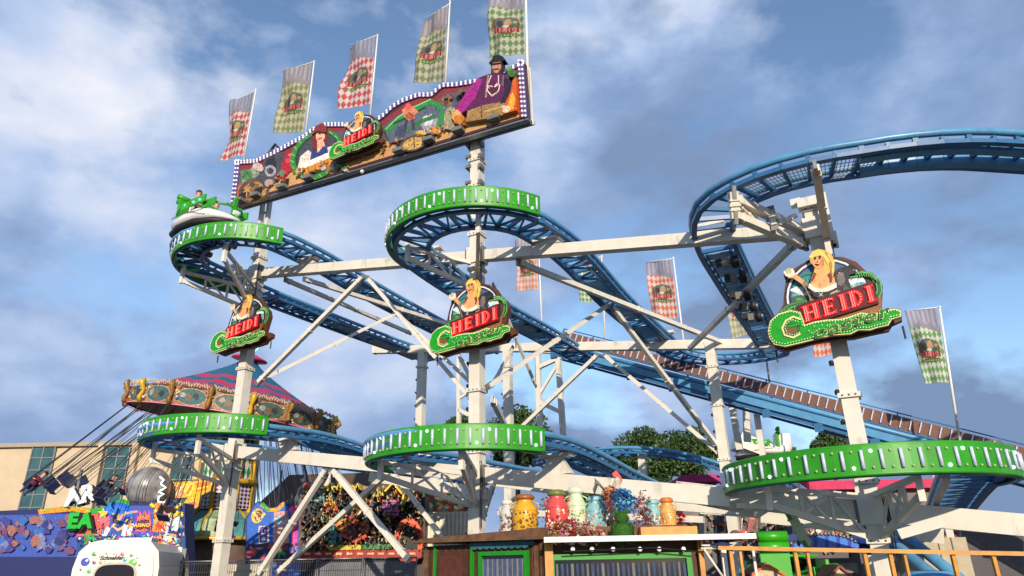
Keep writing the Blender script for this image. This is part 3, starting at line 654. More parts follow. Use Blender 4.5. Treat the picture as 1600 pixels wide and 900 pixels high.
    for x, y in ((110, 830), (1100, 640)): m = MB(); p = fr(*s2(x, y)); m.bar(p-Z*.02, p-Z*.28, .03, .03, DARK); m.build('bracket', root)
    m = MB(); p = SREF; m.bar(p+V*.05+Z*.3, p+V*.42+Z*.3, .12, .12, GREYM); m.bar(p+V*.05-Z*.3, p+V*.42-Z*.3, .12, .12, GREYM); m.build('mount', root)
    return root
def kids(o): return [c for c in bpy.data.objects if c.parent == o]
def copy_tree(o, parent=None):
    ch = kids(o); c = o.copy(); COL.objects.link(c)
    if parent is not None:
        c.parent = parent; c.matrix_parent_inverse = o.matrix_parent_inverse.copy()
    for k in ch: copy_tree(k, c)
    return c
sg = make_sign('largest round painted sign with red lit letters, on the right-hand white column')
for (x, y, v, sc, lb) in ((749, 499, -.55, .98, 'round painted sign with red letters on the middle white column'), (390, 509, -.55, .96, 'round painted sign with red letters on the left white column above the striped tent roof'), (566, 214, -.84, .81, 'round painted sign fixed at the centre of the long signboard')):
    c = copy_tree(sg); c.location = Vector(onv(x, y, v)); c.scale = (sc, sc, sc); c['label'] = lb

# ================================================================ THE LONG SIGNBOARD
VBN = -.62; BO = onv(595, 220, VBN); bf = Frame(BO, U, Z, -V)
def bc(x, y): p = onv(x, y, VBN)-BO; return (p@U, p@Z)
board = thing('signboard', 'long painted signboard with bulb-lit wavy top edge carried across two white columns', 'signboard', BO)
OUT = [(370, 252), (402, 250), (430, 237), (478, 211), (490, 201), (511, 193), (541, 193), (562, 199), (598, 181), (615, 165), (630, 156), (655, 147), (675, 147), (692, 132), (712, 131), (750, 125), (770, 119), (819, 97), (825, 183), (362, 322)]
m = MB(); relief(m, [(OUT, (74, 40, 48))], bf, 0, .02, -.2, bc)
o = m.build('panel', board)
rng = random.Random(11)
m = MB(); m2 = MB()
INN = [(374, 258), (402, 256), (434, 243), (480, 217), (512, 199), (541, 199), (563, 206), (600, 188), (633, 163), (657, 154), (678, 154), (696, 139), (750, 132), (772, 126), (811, 108), (815, 182), (368, 316)]
ops = [(INN, (132, 44, 50)), ([(375, 266), (402, 263), (436, 251), (482, 225), (512, 206), (541, 206), (563, 213), (600, 197), (634, 172), (658, 162), (680, 162), (698, 147), (752, 140), (774, 132), (808, 118), (811, 182), (370, 314)], (84, 84, 92)),
       ([(372, 300), (440, 272), (520, 262), (600, 222), (720, 196), (806, 160), (812, 183), (368, 317)], (196, 152, 98)),
       ([(377, 268), (408, 262), (412, 285), (380, 298)], (118, 142, 112)), (blob(386, 274, 9, rng), (60, 118, 60)), (blob(398, 268, 7, rng), (150, 160, 130)),
       ([(366, 300), (378, 286), (384, 300), (372, 314)], (176, 96, 44)), (ell(398, 298, 25, 19, -20), (96, 74, 54)), (ell(398, 299, 20, 14, -20), (168, 128, 70)), (ell(398, 300, 10, 7, -20), (120, 92, 60))]
ops += [(blob(rng.uniform(378, 418), rng.uniform(288, 308), rng.uniform(2, 5), rng), rng.choice([(190, 150, 80), (120, 80, 50), (80, 62, 48)])) for _ in range(26)]
# cow and red rider
ops += [([(402, 280), (412, 262), (414, 246), (425, 232), (431, 240), (442, 238), (450, 252), (444, 268), (434, 284), (424, 292), (412, 290)], (72, 70, 78)), ([(418, 250), (430, 244), (434, 262), (424, 276), (414, 272)], (40, 38, 46)), (ell(405, 262, 9, 6, 30), (200, 176, 166)), (ell(423, 287, 8, 6), (168, 150, 146)), (stroke([(426, 233), (431, 226), (438, 234)], 3), (30, 28, 30)),
        (ell(424, 268, 9, 9), (150, 150, 156)), (ell(424, 268, 5, 5), (60, 58, 66)), ([(438, 270), (446, 248), (456, 238), (463, 246), (460, 264), (446, 280), (432, 280)], (168, 26, 42)), (blob(452, 252, 5, rng), (220, 60, 70)), (blob(442, 272, 5, rng), (90, 130, 120)), (blob(455, 243, 3, rng), (230, 90, 90))]
# oval wreath with waitress
ops += [(ell(496, 243, 45, 35, -42), (56, 128, 54)), (ell(497, 242, 38, 28, -42), (28, 60, 34)), (ell(498, 241, 35, 25, -42), (70, 72, 82))]
for k in range(22): q = ell(496, 243, 41.5, 31.5, -42, 22)[k]; ops.append((stroke([(q[0]-2, q[1]-2), (q[0]+2, q[1]+2)], 2), (120, 190, 100)))
ops += [([(489, 232), (491, 212), (498, 200), (508, 196), (515, 203), (514, 220), (509, 236), (500, 238)], (116, 42, 36)), (ell(503, 214, 7, 10, 10), (228, 172, 144)), ([(498, 222), (508, 222), (512, 234), (498, 240)], (228, 172, 144)), ([(486, 256), (484, 240), (492, 234), (499, 241), (507, 231), (515, 230), (518, 244)], (48, 60, 122)), ([(467, 266), (472, 246), (484, 236), (489, 240), (486, 258), (474, 270)], (222, 212, 200)), ([(514, 232), (522, 230), (528, 240), (522, 248), (516, 244)], (222, 212, 200)), (ell(470, 268, 5, 4), (228, 150, 130)),
        ([(474, 262), (522, 242), (524, 258), (478, 275)], (206, 138, 40)), ([(473, 258), (521, 238), (523, 246), (475, 266)], (238, 232, 222)), (ell(502, 211, 2, 1), (40, 30, 30)), (stroke([(500, 219), (506, 217)], 1.6), (190, 40, 50))]
for k in range(4): ops.append((stroke([(484+k*10, 262-k*4), (486+k*10, 270-k*4)], 1.5), (160, 100, 30)))
ops += [(blob(rng.uniform(505, 545), 262-rng.uniform(-6, 6), 4, rng), rng.choice([(56, 110, 50), (190, 170, 150), (90, 140, 70), (150, 100, 70)])) for _ in range(18)]
# scenery right of the centre sign
ops += [([(604, 206), (640, 182), (664, 170), (690, 164), (712, 154), (716, 200), (660, 214), (612, 226)], (88, 96, 112)), (blob(675, 195, 16, rng, 14, .3, .8), (150, 148, 156)), (blob(672, 190, 8, rng, 12, .4), (210, 208, 214)), (blob(630, 208, 10, rng, 12, .3), (60, 72, 92)),
        (stroke([(606, 208), (625, 190), (650, 174), (675, 162), (690, 168), (694, 184), (688, 200)], 9), (48, 130, 62)), (stroke([(606, 204), (625, 186), (650, 170), (676, 158)], 2), (130, 204, 120)), (stroke([(640, 206), (662, 192), (684, 184)], 6), (44, 112, 60)), (stroke([(618, 196), (640, 186), (668, 170)], 3), (20, 70, 30)),
        (blob(643, 178, 11, rng, 13, .4), (206, 126, 96)), (blob(643, 184, 6, rng, 11, .3), (160, 84, 52)), (blob(641, 170, 5, rng, 9, .5), (232, 92, 84)), (stroke([(638, 190), (636, 208)], 4), (64, 56, 70)), (stroke([(647, 190), (650, 206)], 4), (64, 56, 70)),
        ([(696, 204), (698, 178), (704, 170), (714, 172), (717, 186), (712, 206)], (158, 148, 118)), (ell(701, 160, 8, 9), (150, 102, 58)), (ell(700, 163, 4, 5), (96, 62, 40)), (blob(684, 206, 10, rng, 12, .3, .5), (206, 140, 60)), (blob(662, 210, 8, rng, 12, .3, .5), (220, 170, 80)), (stroke([(706, 176), (712, 190)], 3), (96, 90, 70)),
        (ell(650, 226, 22, 12, -18), (88, 70, 58)), (ell(650, 227, 18, 9, -18), (196, 156, 84)), (stroke([(650, 217), (651, 236)], 2), (88, 70, 58))]
ops += [(blob(rng.uniform(560, 800), 0, 1, rng), (0, 0, 0)) for _ in range(0)]
for _ in range(70):
    x = rng.uniform(425, 805); y = 312-(x-372)*.300-rng.uniform(4, 17); ops.append((blob(x, y, rng.uniform(.7, 2.2), rng, 7), rng.choice([(156, 112, 64), (190, 146, 90), (146, 104, 62), (190, 140, 70), (150, 120, 84)])))
for _ in range(34): x = rng.uniform(700, 806); ops.append((blob(x, 155-(x-700)*.34+rng.uniform(-2, 8), rng.uniform(1.5, 3.5), rng, 8), rng.choice([(96, 84, 92), (70, 64, 76), (110, 90, 84)])))
# big man in a purple shirt with a gingerbread heart
ops += [([(734, 196), (736, 176), (756, 168), (797, 158), (806, 166), (800, 182), (770, 190)], (150, 118, 70)), (stroke([(757, 172), (758, 190)], 2), (90, 62, 40)), (stroke([(762, 180), (790, 172)], 2), (196, 160, 100)),
        ([(752, 128), (768, 122), (792, 121), (806, 136), (808, 156), (792, 164), (760, 170), (738, 178), (722, 182), (716, 174), (734, 152)], (86, 24, 74)), ([(752, 128), (760, 130), (748, 158), (728, 182), (716, 177), (734, 150)], (158, 28, 126)), ([(790, 124), (806, 136), (810, 156), (796, 166), (786, 168), (794, 148)], (42, 22, 46)), (stroke([(768, 124), (764, 158)], 2.6), (150, 130, 120)), (stroke([(792, 124), (790, 140)], 2.6), (110, 96, 90)),
        (stroke([(773, 124), (766, 140), (772, 146), (784, 138), (784, 124)], 1.6), (224, 200, 196)), (stroke([(774, 156), (766, 147), (768, 140), (774, 141), (777, 144), (781, 137), (786, 139), (784, 148), (774, 156)], 2), (232, 190, 190)), (ell(776, 147, 6, 5), (70, 34, 40)),
        (blob(718, 186, 8, rng, 10, .2), (214, 150, 60)), (blob(722, 192, 8, rng, 10, .2), (190, 120, 40)), (stroke([(716, 180), (722, 184)], 6), (220, 170, 140)),
        ([(792, 184), (796, 164), (803, 150), (806, 132), (811, 126), (812, 178)], (206, 88, 26)), ([(797, 180), (801, 162), (806, 150), (810, 160), (808, 176)], (244, 168, 48)), (blob(795, 176, 6, rng, 11, .4), (230, 190, 160)), (blob(804, 120, 7, rng, 11, .35), (56, 104, 48)), (blob(800, 115, 4, rng, 9, .35), (96, 150, 70))]
relief(m, painterly(ops, .16, .35, 1.2, 5, 420), bf, .02, .0008, -.02, bc); m.build('painted_scenery', board)
m = MB(); relief(m, [([(772, 124), (773, 100), (779, 94), (789, 98), (790, 114), (787, 124)], (50, 34, 40)), ([(774, 112), (775, 102), (787, 100), (788, 112), (783, 120), (777, 120)], (190, 128, 96)), (stroke([(774, 107), (788, 105)], 3.2), (20, 18, 20)), (stroke([(776, 115), (785, 114)], 2), (60, 34, 30)), ([(769, 105), (774, 99), (775, 94), (784, 92), (791, 95), (791, 99), (795, 101), (782, 103)], (24, 24, 28))], bf, .2, .004, -.2, bc); m.build('painted_head', board)
m = MB(); relief(m, [([(491, 214), (498, 200), (508, 195), (515, 203), (513, 210), (500, 208)], (128, 46, 38))], bf, .14, .004, -.14, bc); m.build('painted_head', board)
# bulb-studded borders
m = MB(); bm_ = MB()
top = OUT[:18]; lef = [OUT[0], (362, 322)]; rig = [OUT[17], (825, 183)]
lens = MB()
for seg, off in ((top, (0, 6)), (lef, (7, 0)), (rig, (-9, 0))):
    q = [(x+off[0], y+off[1]) for x, y in seg]
    m.prism([bc(*p) for p in seg+q[::-1]], bf, 0, .06, paint((92, 74, 130)))
    for k in (.25, .78):
        ln = [(x+off[0]*k, y+off[1]*k) for x, y in seg]; P3 = [bf(*bc(*p)) for p in ln]
        for p in resample(P3, .165): bm_.ball(p-V*.075, .04, BULB, 6)
bd = m.build('bulb_border', board); bm_.build('bulbs', bd)['kind'] = 'stuff'
# floodlight boxes along the bottom edge and the dark under-frame
for x, y in ((380, 311), (405, 303), (446, 290), (487, 276), (628, 234), (674, 217), (720, 202), (776, 184)):
    a, b = bc(x, y); m = MB(); c_ = bf(a, b-.02)
    m.box(c_-V*.02+Z*.1, (.34, .12, .26), DARK, U, V); m.box(c_-V*.14-Z*.10, (.36, .26, .12), GREYM, U, V); m.build('floodlight', board)
m = MB(); a0, b0 = bc(363, 322); a1, b1 = bc(825, 184)
m.bar(bf(a0, b0-.02)+V*.1, bf(a1, b1-.02)+V*.1, .2, .05, STEEL); m.bar(bf(a0, b0+.1)+V*.42, bf(a1, b1+.1)+V*.42, .1, .12, GREYM)
m.bar(bf(a1+.05, b1-.1)+V*.25, bf(*bc(820, 99))+V*.25+U*.05, .05, .05, WHITE, up=U)
for px in (566,): p = bf(*bc(px, 264)); m.ball(p-Z*.1, .07, WHITE, 8)
m.build('under_frame', board)

# ================================================================ FLAGS
CLOTH = vcol_mat('printed flag cloth', .8, .42)
LET = slab_letters()
def flag_col(s, t, sch):
    """s 0..1 from the pole outwards, t 0..1 downwards -> colours"""
    s = np.asarray(s); t = np.asarray(t); c = np.zeros(s.shape+(3,))
    A, Wt, topc, hill = sch
    A, Wt, topc, hill = (np.array(lin(q))*.86+np.array(lin((226, 216, 200)))*.14 for q in (A, Wt, topc, hill)); topc = topc*.6+np.array(lin((206, 204, 212)))*.4; hill = hill*.7+Wt*.3
    st = (np.sin(s*44) > .1)[..., None]; c[:] = np.where(st, topc, topc*.72)
    mt = .22+.05*np.sin(s*7+1)+.03*np.sin(s*17); c[t > mt-.03] = topc*.8; k = t > mt; c[k] = hill
    k = t > .30+.03*np.cos(s*5)-.05*s; ch = (np.floor(s*6.5+t*8.5)+np.floor(s*6.5-t*8.5+20)) % 2 == 0
    c[k & ch] = A; c[k & ~ch] = Wt
    def el(x, y, rx, ry, col): c[((s-x)/rx)**2+((t-y)/ry)**2 < 1] = lin(col)
    el(.5, .545, .37, .135, tuple(int(v) for v in (120, 96, 76))); el(.5, .52, .29, .10, (96, 130, 128)); el(.46, .51, .11, .06, (206, 160, 124)); el(.46, .47, .085, .035, (206, 176, 116)); el(.26, .50, .06, .02, (206, 170, 130)); el(.5, .56, .10, .02, (222, 216, 206)); el(.66, .49, .05, .06, (110, 104, 108)); el(.66, .52, .09, .05, (74, 66, 70)); el(.33, .56, .1, .03, (70, 120, 76))
    X = (.86-s)/.72; Y = (.655-t)/.075+.12*0
    k = (X > 0) & (X < 1) & (Y > 0) & (Y < 1); c[k] = lin((206, 150, 140))
    for pg in LET: c[inside(X, Y, pg) & k] = lin((168, 24, 34))
    el(.5, .70, .38, .028, (86, 126, 70)); k = (np.abs(t-.70) < .010) & (np.abs(s-.5) < .3) & (np.sin(s*75) > 0); c[k] = lin((214, 206, 150))
    return c
def flag(top, bot, TL, TR, BR, BL, v, sch, label, ph, pr=.035, grp='printed flags on poles'):
    pt, pb = onv(*top, v), onv(*bot, v); root = thing('flag', label, 'flag', pb, grp)
    m = MB(); m.tube([pb, pt], [pr, pr*.75], WHITE2, 8); m.ball(pt, pr*1.2, WHITE2, 8); m.build('pole', root)
    c4 = [onv(*q, v) for q in (TR, TL, BR, BL)]
    m = MB(); m.tube([c4[0]+(c4[0]-c4[1])*.12+Z*.02, c4[1]+Z*.02], .018, WHITE2, 6); m.build('crossbar', root)
    nu, nv = 54, 110; sg_, tg = np.meshgrid(np.linspace(0, 1, nu), np.linspace(0, 1, nv)); P = np.zeros((nv, nu, 3))
    for k in range(3): P[..., k] = (c4[0][k]*(1-sg_)+c4[1][k]*sg_)*(1-tg)+(c4[2][k]*(1-sg_)+c4[3][k]*sg_)*tg
    wv = np.sin(sg_*5+tg*4+ph)*.13*sg_+np.sin(sg_*11-tg*6+ph*2)*.05*sg_+np.sin(tg*9+sg_*3+ph)*.06*tg*sg_+np.sin(sg_*16+tg*2+ph)*.02*tg
    P += wv[..., None]*V; P[..., 2] += (.05*np.sin(sg_*math.pi+ph)*tg*sg_)
    me = bpy.data.meshes.new('cloth'); me.from_pydata(P.reshape(-1, 3).tolist(), [], [(j*nu+i, j*nu+i+1, (j+1)*nu+i+1, (j+1)*nu+i) for j in range(nv-1) for i in range(nu-1)])
    cl = flag_col(sg_, tg, sch); ca = me.color_attributes.new('Col', 'FLOAT_COLOR', 'POINT'); ca.data.foreach_set('color', np.concatenate([cl, np.ones(cl.shape[:2]+(1,))], -1).astype(np.float32).ravel())
    me.materials.append(CLOTH); me.polygons.foreach_set('use_smooth', [True]*len(me.polygons)); o = bpy.data.objects.new('cloth', me); COL.objects.link(o); attach(o, root)
    md = o.modifiers.new('thickness', 'SOLIDIFY'); md.thickness = .006
    return root
WH = (222, 218, 214)
RD = ((206, 24, 70), WH, (126, 150, 190), (84, 92, 140)); GF = ((128, 146, 84), (206, 200, 168), (166, 160, 172), (132, 118, 160)); GO = ((110, 132, 84), (196, 192, 172), (158, 148, 160), (120, 104, 140))
GG = ((84, 140, 76), (204, 204, 180), (170, 162, 190), (140, 124, 170)); OR = ((232, 96, 62), WH, (160, 162, 200), (96, 100, 150)); OF = ((236, 150, 120), (228, 214, 210), (190, 182, 206), (160, 150, 190)); G2 = ((96, 170, 80), (226, 226, 220), (176, 178, 214), (96, 84, 140)); PK = ((150, 176, 110), (216, 198, 200), (200, 176, 200), (160, 120, 160))
flag((400, 139), (381, 250), (364, 160), (397, 143), (379, 243), (344, 252), -.3, RD, 'pink and white checked flag at the left end of the long signboard', .3)
flag((491, 96), (477, 211), (441, 113), (487, 98), (474, 207), (427, 206), -.3, GF, 'pale olive checked flag, second from the left above the signboard', 1.4)
flag((590, 55), (578, 185), (544, 73), (586, 57), (579, 163), (529, 170), -.3, RD, 'pink and white checked flag above the sign in the centre of the signboard', 2.2)
flag((703, 2), (696, 133), (661, 32), (700, 8), (694, 126), (646, 131), -.3, GO, 'grey green checked flag, fourth along the signboard, with a curled lower edge', 3.4)
flag((821, -28), (826, 172), (766, -9), (818, -18), (820, 84), (763, 92), -.3, GG, 'green checked flag at the right end of the signboard, cut by the picture top', 5.0, .05)
VF = 14.2
flag((841, 369), (848, 545), (805, 376), (838, 371), (841, 453), (807, 454), VF, OF, 'faded orange flag behind the middle ring, left of the blue descending track', .9, .045, 'printed flags behind the ride')
flag((940, 400), (946, 545), (905, 408), (938, 402), (941, 471), (907, 472), VF, G2, 'green checked flag mostly hidden behind the blue descending track', 2.9, .045, 'printed flags behind the ride')
flag((1052, 403), (1075, 590), (1009, 410), (1049, 405), (1060, 497), (1019, 498), VF, OR, 'orange and white checked flag standing clear against the blue sky', 4.1, .045, 'printed flags behind the ride')
flag((1180, 432), (1206, 625), (1128, 435), (1170, 431), (1178, 520), (1144, 528), VF, PK, 'pale pink and green flag seen through the upper right track', 1.9, .045, 'printed flags behind the ride')
flag((1308, 440), (1345, 705), (1262, 452), (1301, 447), (1314, 552), (1272, 558), VF, OR, 'orange checked flag hanging behind the largest round sign', 2.5, .045, 'printed flags behind the ride')
flag((1468, 480), (1502, 705), (1413, 487), (1464, 481), (1484, 598), (1446, 600), VF-2.5, G2, 'green and white checked flag at the right, beside the largest round sign', .1, .045, 'printed flags behind the ride')

# ================================================================ PEOPLE AND THE CARS
def skin_mesh(name, joints, edges, m, root=0, sub=1, extra=None):
    me = bpy.data.meshes.new(name); me.from_pydata([j[:3] for j in joints], edges, []); o = bpy.data.objects.new(name, me); COL.objects.link(o)
    sk = o.modifiers.new('s', 'SKIN'); sv = me.skin_vertices[0].data
    for i, j in enumerate(joints): sv[i].radius = (j[3], j[3] if len(j) < 5 else j[4]); sv[i].use_root = (i == root)
    sk.use_smooth_shade = True; sb = o.modifiers.new('b', 'SUBSURF'); sb.levels = sub; sb.render_levels = sub
    dg = bpy.context.evaluated_depsgraph_get(); dg.update(); nm = bpy.data.meshes.new_from_object(o.evaluated_get(dg)); nm.name = name
    bpy.data.objects.remove(o); mb_v = [tuple(v.co) for v in nm.vertices]; mb_f = [tuple(p.vertices) for p in nm.polygons]; return mb_v, mb_f
def seated(sh, tr, hair, armup=0.0, lean=0.0):
    """a seated person, hips at the origin, facing +x: one continuous body, the clothes coloured onto it by region, hair a child"""
    J = [(0, 0, 0, .15, .12), (.02+lean*.3, 0, .22, .15, .11), (.02+lean*.6, 0, .44, .17, .11), (.03+lean*.7, 0, .54, .06), (.05+lean*.8, 0, .63, .085), (.06+lean*.85, 0, .72, .10), (.05+lean*.85, 0, .80, .085)]
    E_ = [(0, 1), (1, 2), (2, 3), (3, 4), (4, 5), (5, 6)]
    for s in (-1, 1):
        k = len(J); J += [(.04+lean*.6, s*.17, .45, .06), (.16+lean*.6, s*.22, .24+armup*.3, .045), (.38, s*.16, .24+armup*.5, .035), (.45, s*.14, .25+armup*.55, .04)]; E_ += [(2, k), (k, k+1), (k+1, k+2), (k+2, k+3)]
        k = len(J); J += [(.05, s*.09, -.02, .10), (.42, s*.11, .02, .075), (.5, s*.11, -.36, .05), (.52, s*.11, -.42, .045), (.64, s*.12, -.44, .035)]; E_ += [(0, k), (k, k+1), (k+1, k+2), (k+2, k+3), (k+3, k+4)]
    v, f = skin_mesh('person', J, E_, SKIN); mb = MB(); P = np.array(v)
    sh, tr = mat('cloth_%d_%d_%d' % sh, sh, .8, var=.15, scale=20), mat('cloth_%d_%d_%d' % tr, tr, .8, var=.15, scale=20)
    grp = {}
    for p in f:
        c = P[list(p)].mean(0); sho = c[0] > .47 and c[2] < -.36
        m = SKIN if (c[2] > .5 or (abs(c[1]) > .1 and c[0] > .3 and c[2] > .15)) else (DARK if sho else (tr if c[2] < .08 else sh)); grp.setdefault(m.name, (m, []))[1].append(p)
    allm = list(grp.values()); o_ = 0; mb.v = [tuple(q) for q in v]
    for m, ps in allm:
        k = mb.mid(m)
        for p in ps: mb.f.append(p); mb.mi.append(k); mb.sm.append(True)
    hd = np.array((.055+lean*.85, 0, .73)); eye = mat('eye', (30, 26, 26), .4)
    for s in (-1, 1): mb.ball(hd+(.085, s*.035, .012), .014, eye, 6); mb.ball(hd+(-.005, s*.092, -.005), .022, SKIN, 6, (.5, .5, 1))
    mb.ball(hd+(.105, 0, -.018), .018, SKIN, 6, (1, .8, 1.2)); mb.ball(hd+(.092, 0, -.055), .022, mat('lips', (170, 90, 84), .5), 6, (.4, 1, .35))
    h = MB(); h.ball(hd+(-.022, 0, .035), .108, mat('hair_%d_%d_%d' % hair, hair, .7, var=.3, scale=40), 12, (1, .95, 1)); return mb, h
def place(mb, h, o, fx, label, grp=None, parent=None):
    """fx: forward, o: hip position"""
    fx = nrm(fx); ly = nrm(np.cross((0, 0, 1), fx)); lz = np.cross(fx, ly); T = lambda p: tuple(np.array(o)+fx*p[0]+ly*p[1]+lz*p[2])
    b = MB(); b.__dict__.update({k: (v.copy()) for k, v in mb.__dict__.items()}); b.v = [T(p) for p in mb.v]; r = b.build('person')
    hh = MB(); hh.__dict__.update({k: (v.copy()) for k, v in h.__dict__.items()}); hh.v = [T(p) for p in h.v]
    me = r.data; O = Vector(tuple(map(float, o))); me.transform(Matrix.Translation(-O)); r.location = O
    q = hh.build('hair', r); q.data.transform(Matrix.Identity(4)); q.parent = r; q.matrix_parent_inverse = Matrix.Translation(-O)
    return tag(r, label, 'person', grp)
CW = mat('glossy white car shell', (232, 232, 230), .18, var=.04, spec=.7)
def coaster_car(o, fx, label, up=(0, 0, 1)):
    fx = nrm(fx); ly = nrm(np.cross(up, fx)); lz = np.cross(fx, ly); T = lambda p: np.array(o)+fx*p[0]+ly*p[1]+lz*p[2]
    root = thing('coaster_car', label, 'coaster car', o, 'green and white coaster cars')
    def hull(xs, m, cap=True, n=20):
        mb = MB(); vs = []
        for (x, w, zb_, zt) in xs:
            for k in range(n):
                a = 2*math.pi*k/n; cy, cz = math.cos(a), math.sin(a); cy = math.copysign(abs(cy)**.7, cy); cz = math.copysign(abs(cz)**.75, cz); vs.append(T((x, w*cy, (zb_+zt)/2+(zt-zb_)/2*cz)))
        fs = [(i*n+k, i*n+(k+1) % n, (i+1)*n+(k+1) % n, (i+1)*n+k) for i in range(len(xs)-1) for k in range(n)]
        fs += [tuple(range(n)), tuple((len(xs)-1)*n+k for k in range(n))]; mb.add(vs, fs, m, True); return mb
    hull([(-1.28, .3, .0, .18), (-1.1, .62, -.1, .22), (-.5, .82, -.14, .24), (.3, .84, -.14, .24), (.95, .6, -.1, .2), (1.25, .25, -.02, .14)], DARK).build('chassis', root)
    b = hull([(-1.22, .3, .14, .5), (-1.08, .6, .12, .62), (-.7, .76, .12, .56), (-.2, .8, .12, .62), (.3, .78, .12, .66), (.75, .62, .12, .56), (1.1, .42, .12, .38), (1.32, .16, .14, .24)], CW).build('body', root)
    for s in (-1, 1):
        st = MB()
        for k in range(26): x = -.75+k*.06; z_ = .40+.05*math.sin(k*.2); st.box(T((x, s*.815, z_)), (.035, .012, .035), mat('dark trim', (40, 70, 66), .4), fx, ly)
        st.build('trim', b)
    b = MB(); b.lathe(T((-1.0, 0, .3)), [(.34, 0), (.42, .1), (.42, .75), (.36, .8), (.001, .8)], CW, 18, lz); b.build('rear_shell', root)
    for y in (-.4, .4):
        b = MB(); b.obox(T((-.78, y, .75)), fx*.06, ly*.26, lz*.42, GREEN2); b.obox(T((-.55, y, .38)), fx*.25, ly*.26, lz*.06, GREEN2); s_ = b.build('seat', root)
        for z_ in (1.15, 1.33): b = MB(); b.tube([T((-.86, y-.26, z_)), T((-.86, y+.26, z_))], .10, GREEN2, 10); b.build('headrest', s_)
    for s in (-1, 1):
        b = MB(); b.tube([T((-.6, s*.78, .5)), T((-.4, s*.78, .82)), T((.2, s*.74, .80)), T((.9, s*.5, .68)), T((1.15, s*.3, .62))], .035, GREEN2, 8); b.obox(T((.35, s*.74, .8)), fx*.35, ly*.03, lz*.12, GREEN2); b.obox(T((-.2, s*.79, .72)), fx*.2, ly*.03, lz*.12, GREEN2); b.obox(T((.75, s*.62, .66)), fx*.3, ly*.03, lz*.12, GREEN2)
        r_ = b.build('side_rail', root)
        for x in (-.2, .2, .5): b = MB(); b.ball(T((x, s*.79, .74)), .06, mat('teal lamp', (110, 200, 180), .3, emit=.25, ecol=(120, 240, 220)), 8); b.build('lamp', r_)
    b = MB(); b.bar(T((1.1, 0, .3)), T((1.2, 0, .95)), .12, .08, GREEN2, up=fx); b.bar(T((1.15, -.3, .66)), T((1.15, .3, .66)), .07, .07, GREEN2); b.ball(T((1.2, 0, .95)), .06, GREEN2, 8); b.box(T((1.28, 0, .42)), (.1, .16, .12), CW, fx, ly); b.build('front_post', root)
    b = MB(); b.tube([T((-.1, -.55, .98)), T((.0, 0, 1.0)), T((-.1, .55, .98))], .03, GREEN2, 8); b.tube([T((0, 0, 1.0)), T((.5, 0, .7))], .035, GREEN2, 8); b.build('lap_bar', root)
    b = MB(); b.lathe(T((0, 0, -.32)), [(.5, 0), (.5, .08), (.25, .14), (.25, .3)], DARK, 16, lz); b.box(T((0, 0, -.36)), (1.9, .7, .1), GREYM, fx, ly)
    bog = b.build('bogie', root)
    for x in (-.75, -.45, .45, .75):
        for s in (-1, 1): b = MB(); b.tube([T((x, s*.36, -.42)), T((x, s*.56, -.42))], .10, mat('orange brown wheel', (120, 70, 40), .5), 10); b.build('wheel', bog)
    return T
cc = onz(324, 366, 12.2); cdir = nrm(U*.96-V*.05)
T = coaster_car(cc, cdir, 'green and white spinning car with riders on the upper left hairpin'); 
pa = seated((60, 48, 44), (40, 42, 60), (36, 24, 20)); pb_ = seated((196, 170, 150), (52, 54, 70), (60, 36, 24), .1)
place(*pa, T((-.42, .42, .66)), cdir, 'dark haired rider in a dark top, further back in the spinning car')
place(*pb_, T((-.28, -.36, .66)), nrm(cdir-V*.25), 'rider in a light top holding on near the middle of the spinning car')
T2 = coaster_car(np.array([5.25, 14.4, 1.17]), (.12, 1, 0), 'green and white coaster car waiting at the station behind the wooden rail')
for o in [q for q in bpy.data.objects if q.parent and q.parent.get('label', '').startswith('green and white coaster car waiting')]:
    if o.name.startswith(('rear_shell',)) : bpy.data.objects.remove(o)
    elif o.name.startswith('body'): o.data.materials[0] = GREEN2
_c = next(q for q in bpy.data.objects if q.get('label', '').startswith('green and white coaster car waiting'))
_s = sorted([q for q in kids(_c) if q.name.startswith('seat')], key=lambda q: q.name)[0]
for q in kids(_s)+[_s]: bpy.data.objects.remove(q)
T3 = coaster_car(atY(1192, 716, 34.0), (-.9, .3, .0), 'small distant coaster car beyond the lower right green band', up=(-.35, 0, .93))
b = MB(); b.bar(atY(1235, 722, 34), atY(1150, 690, 34), 1.4, .7, WHITE); b.bar(atY(1200, 730, 34.4), atY(1200, 880, 34.4), .3, .3, WHITE); o = b.build('ramp'); tag(o, 'white sloping ramp under the small distant coaster car', 'ramp')

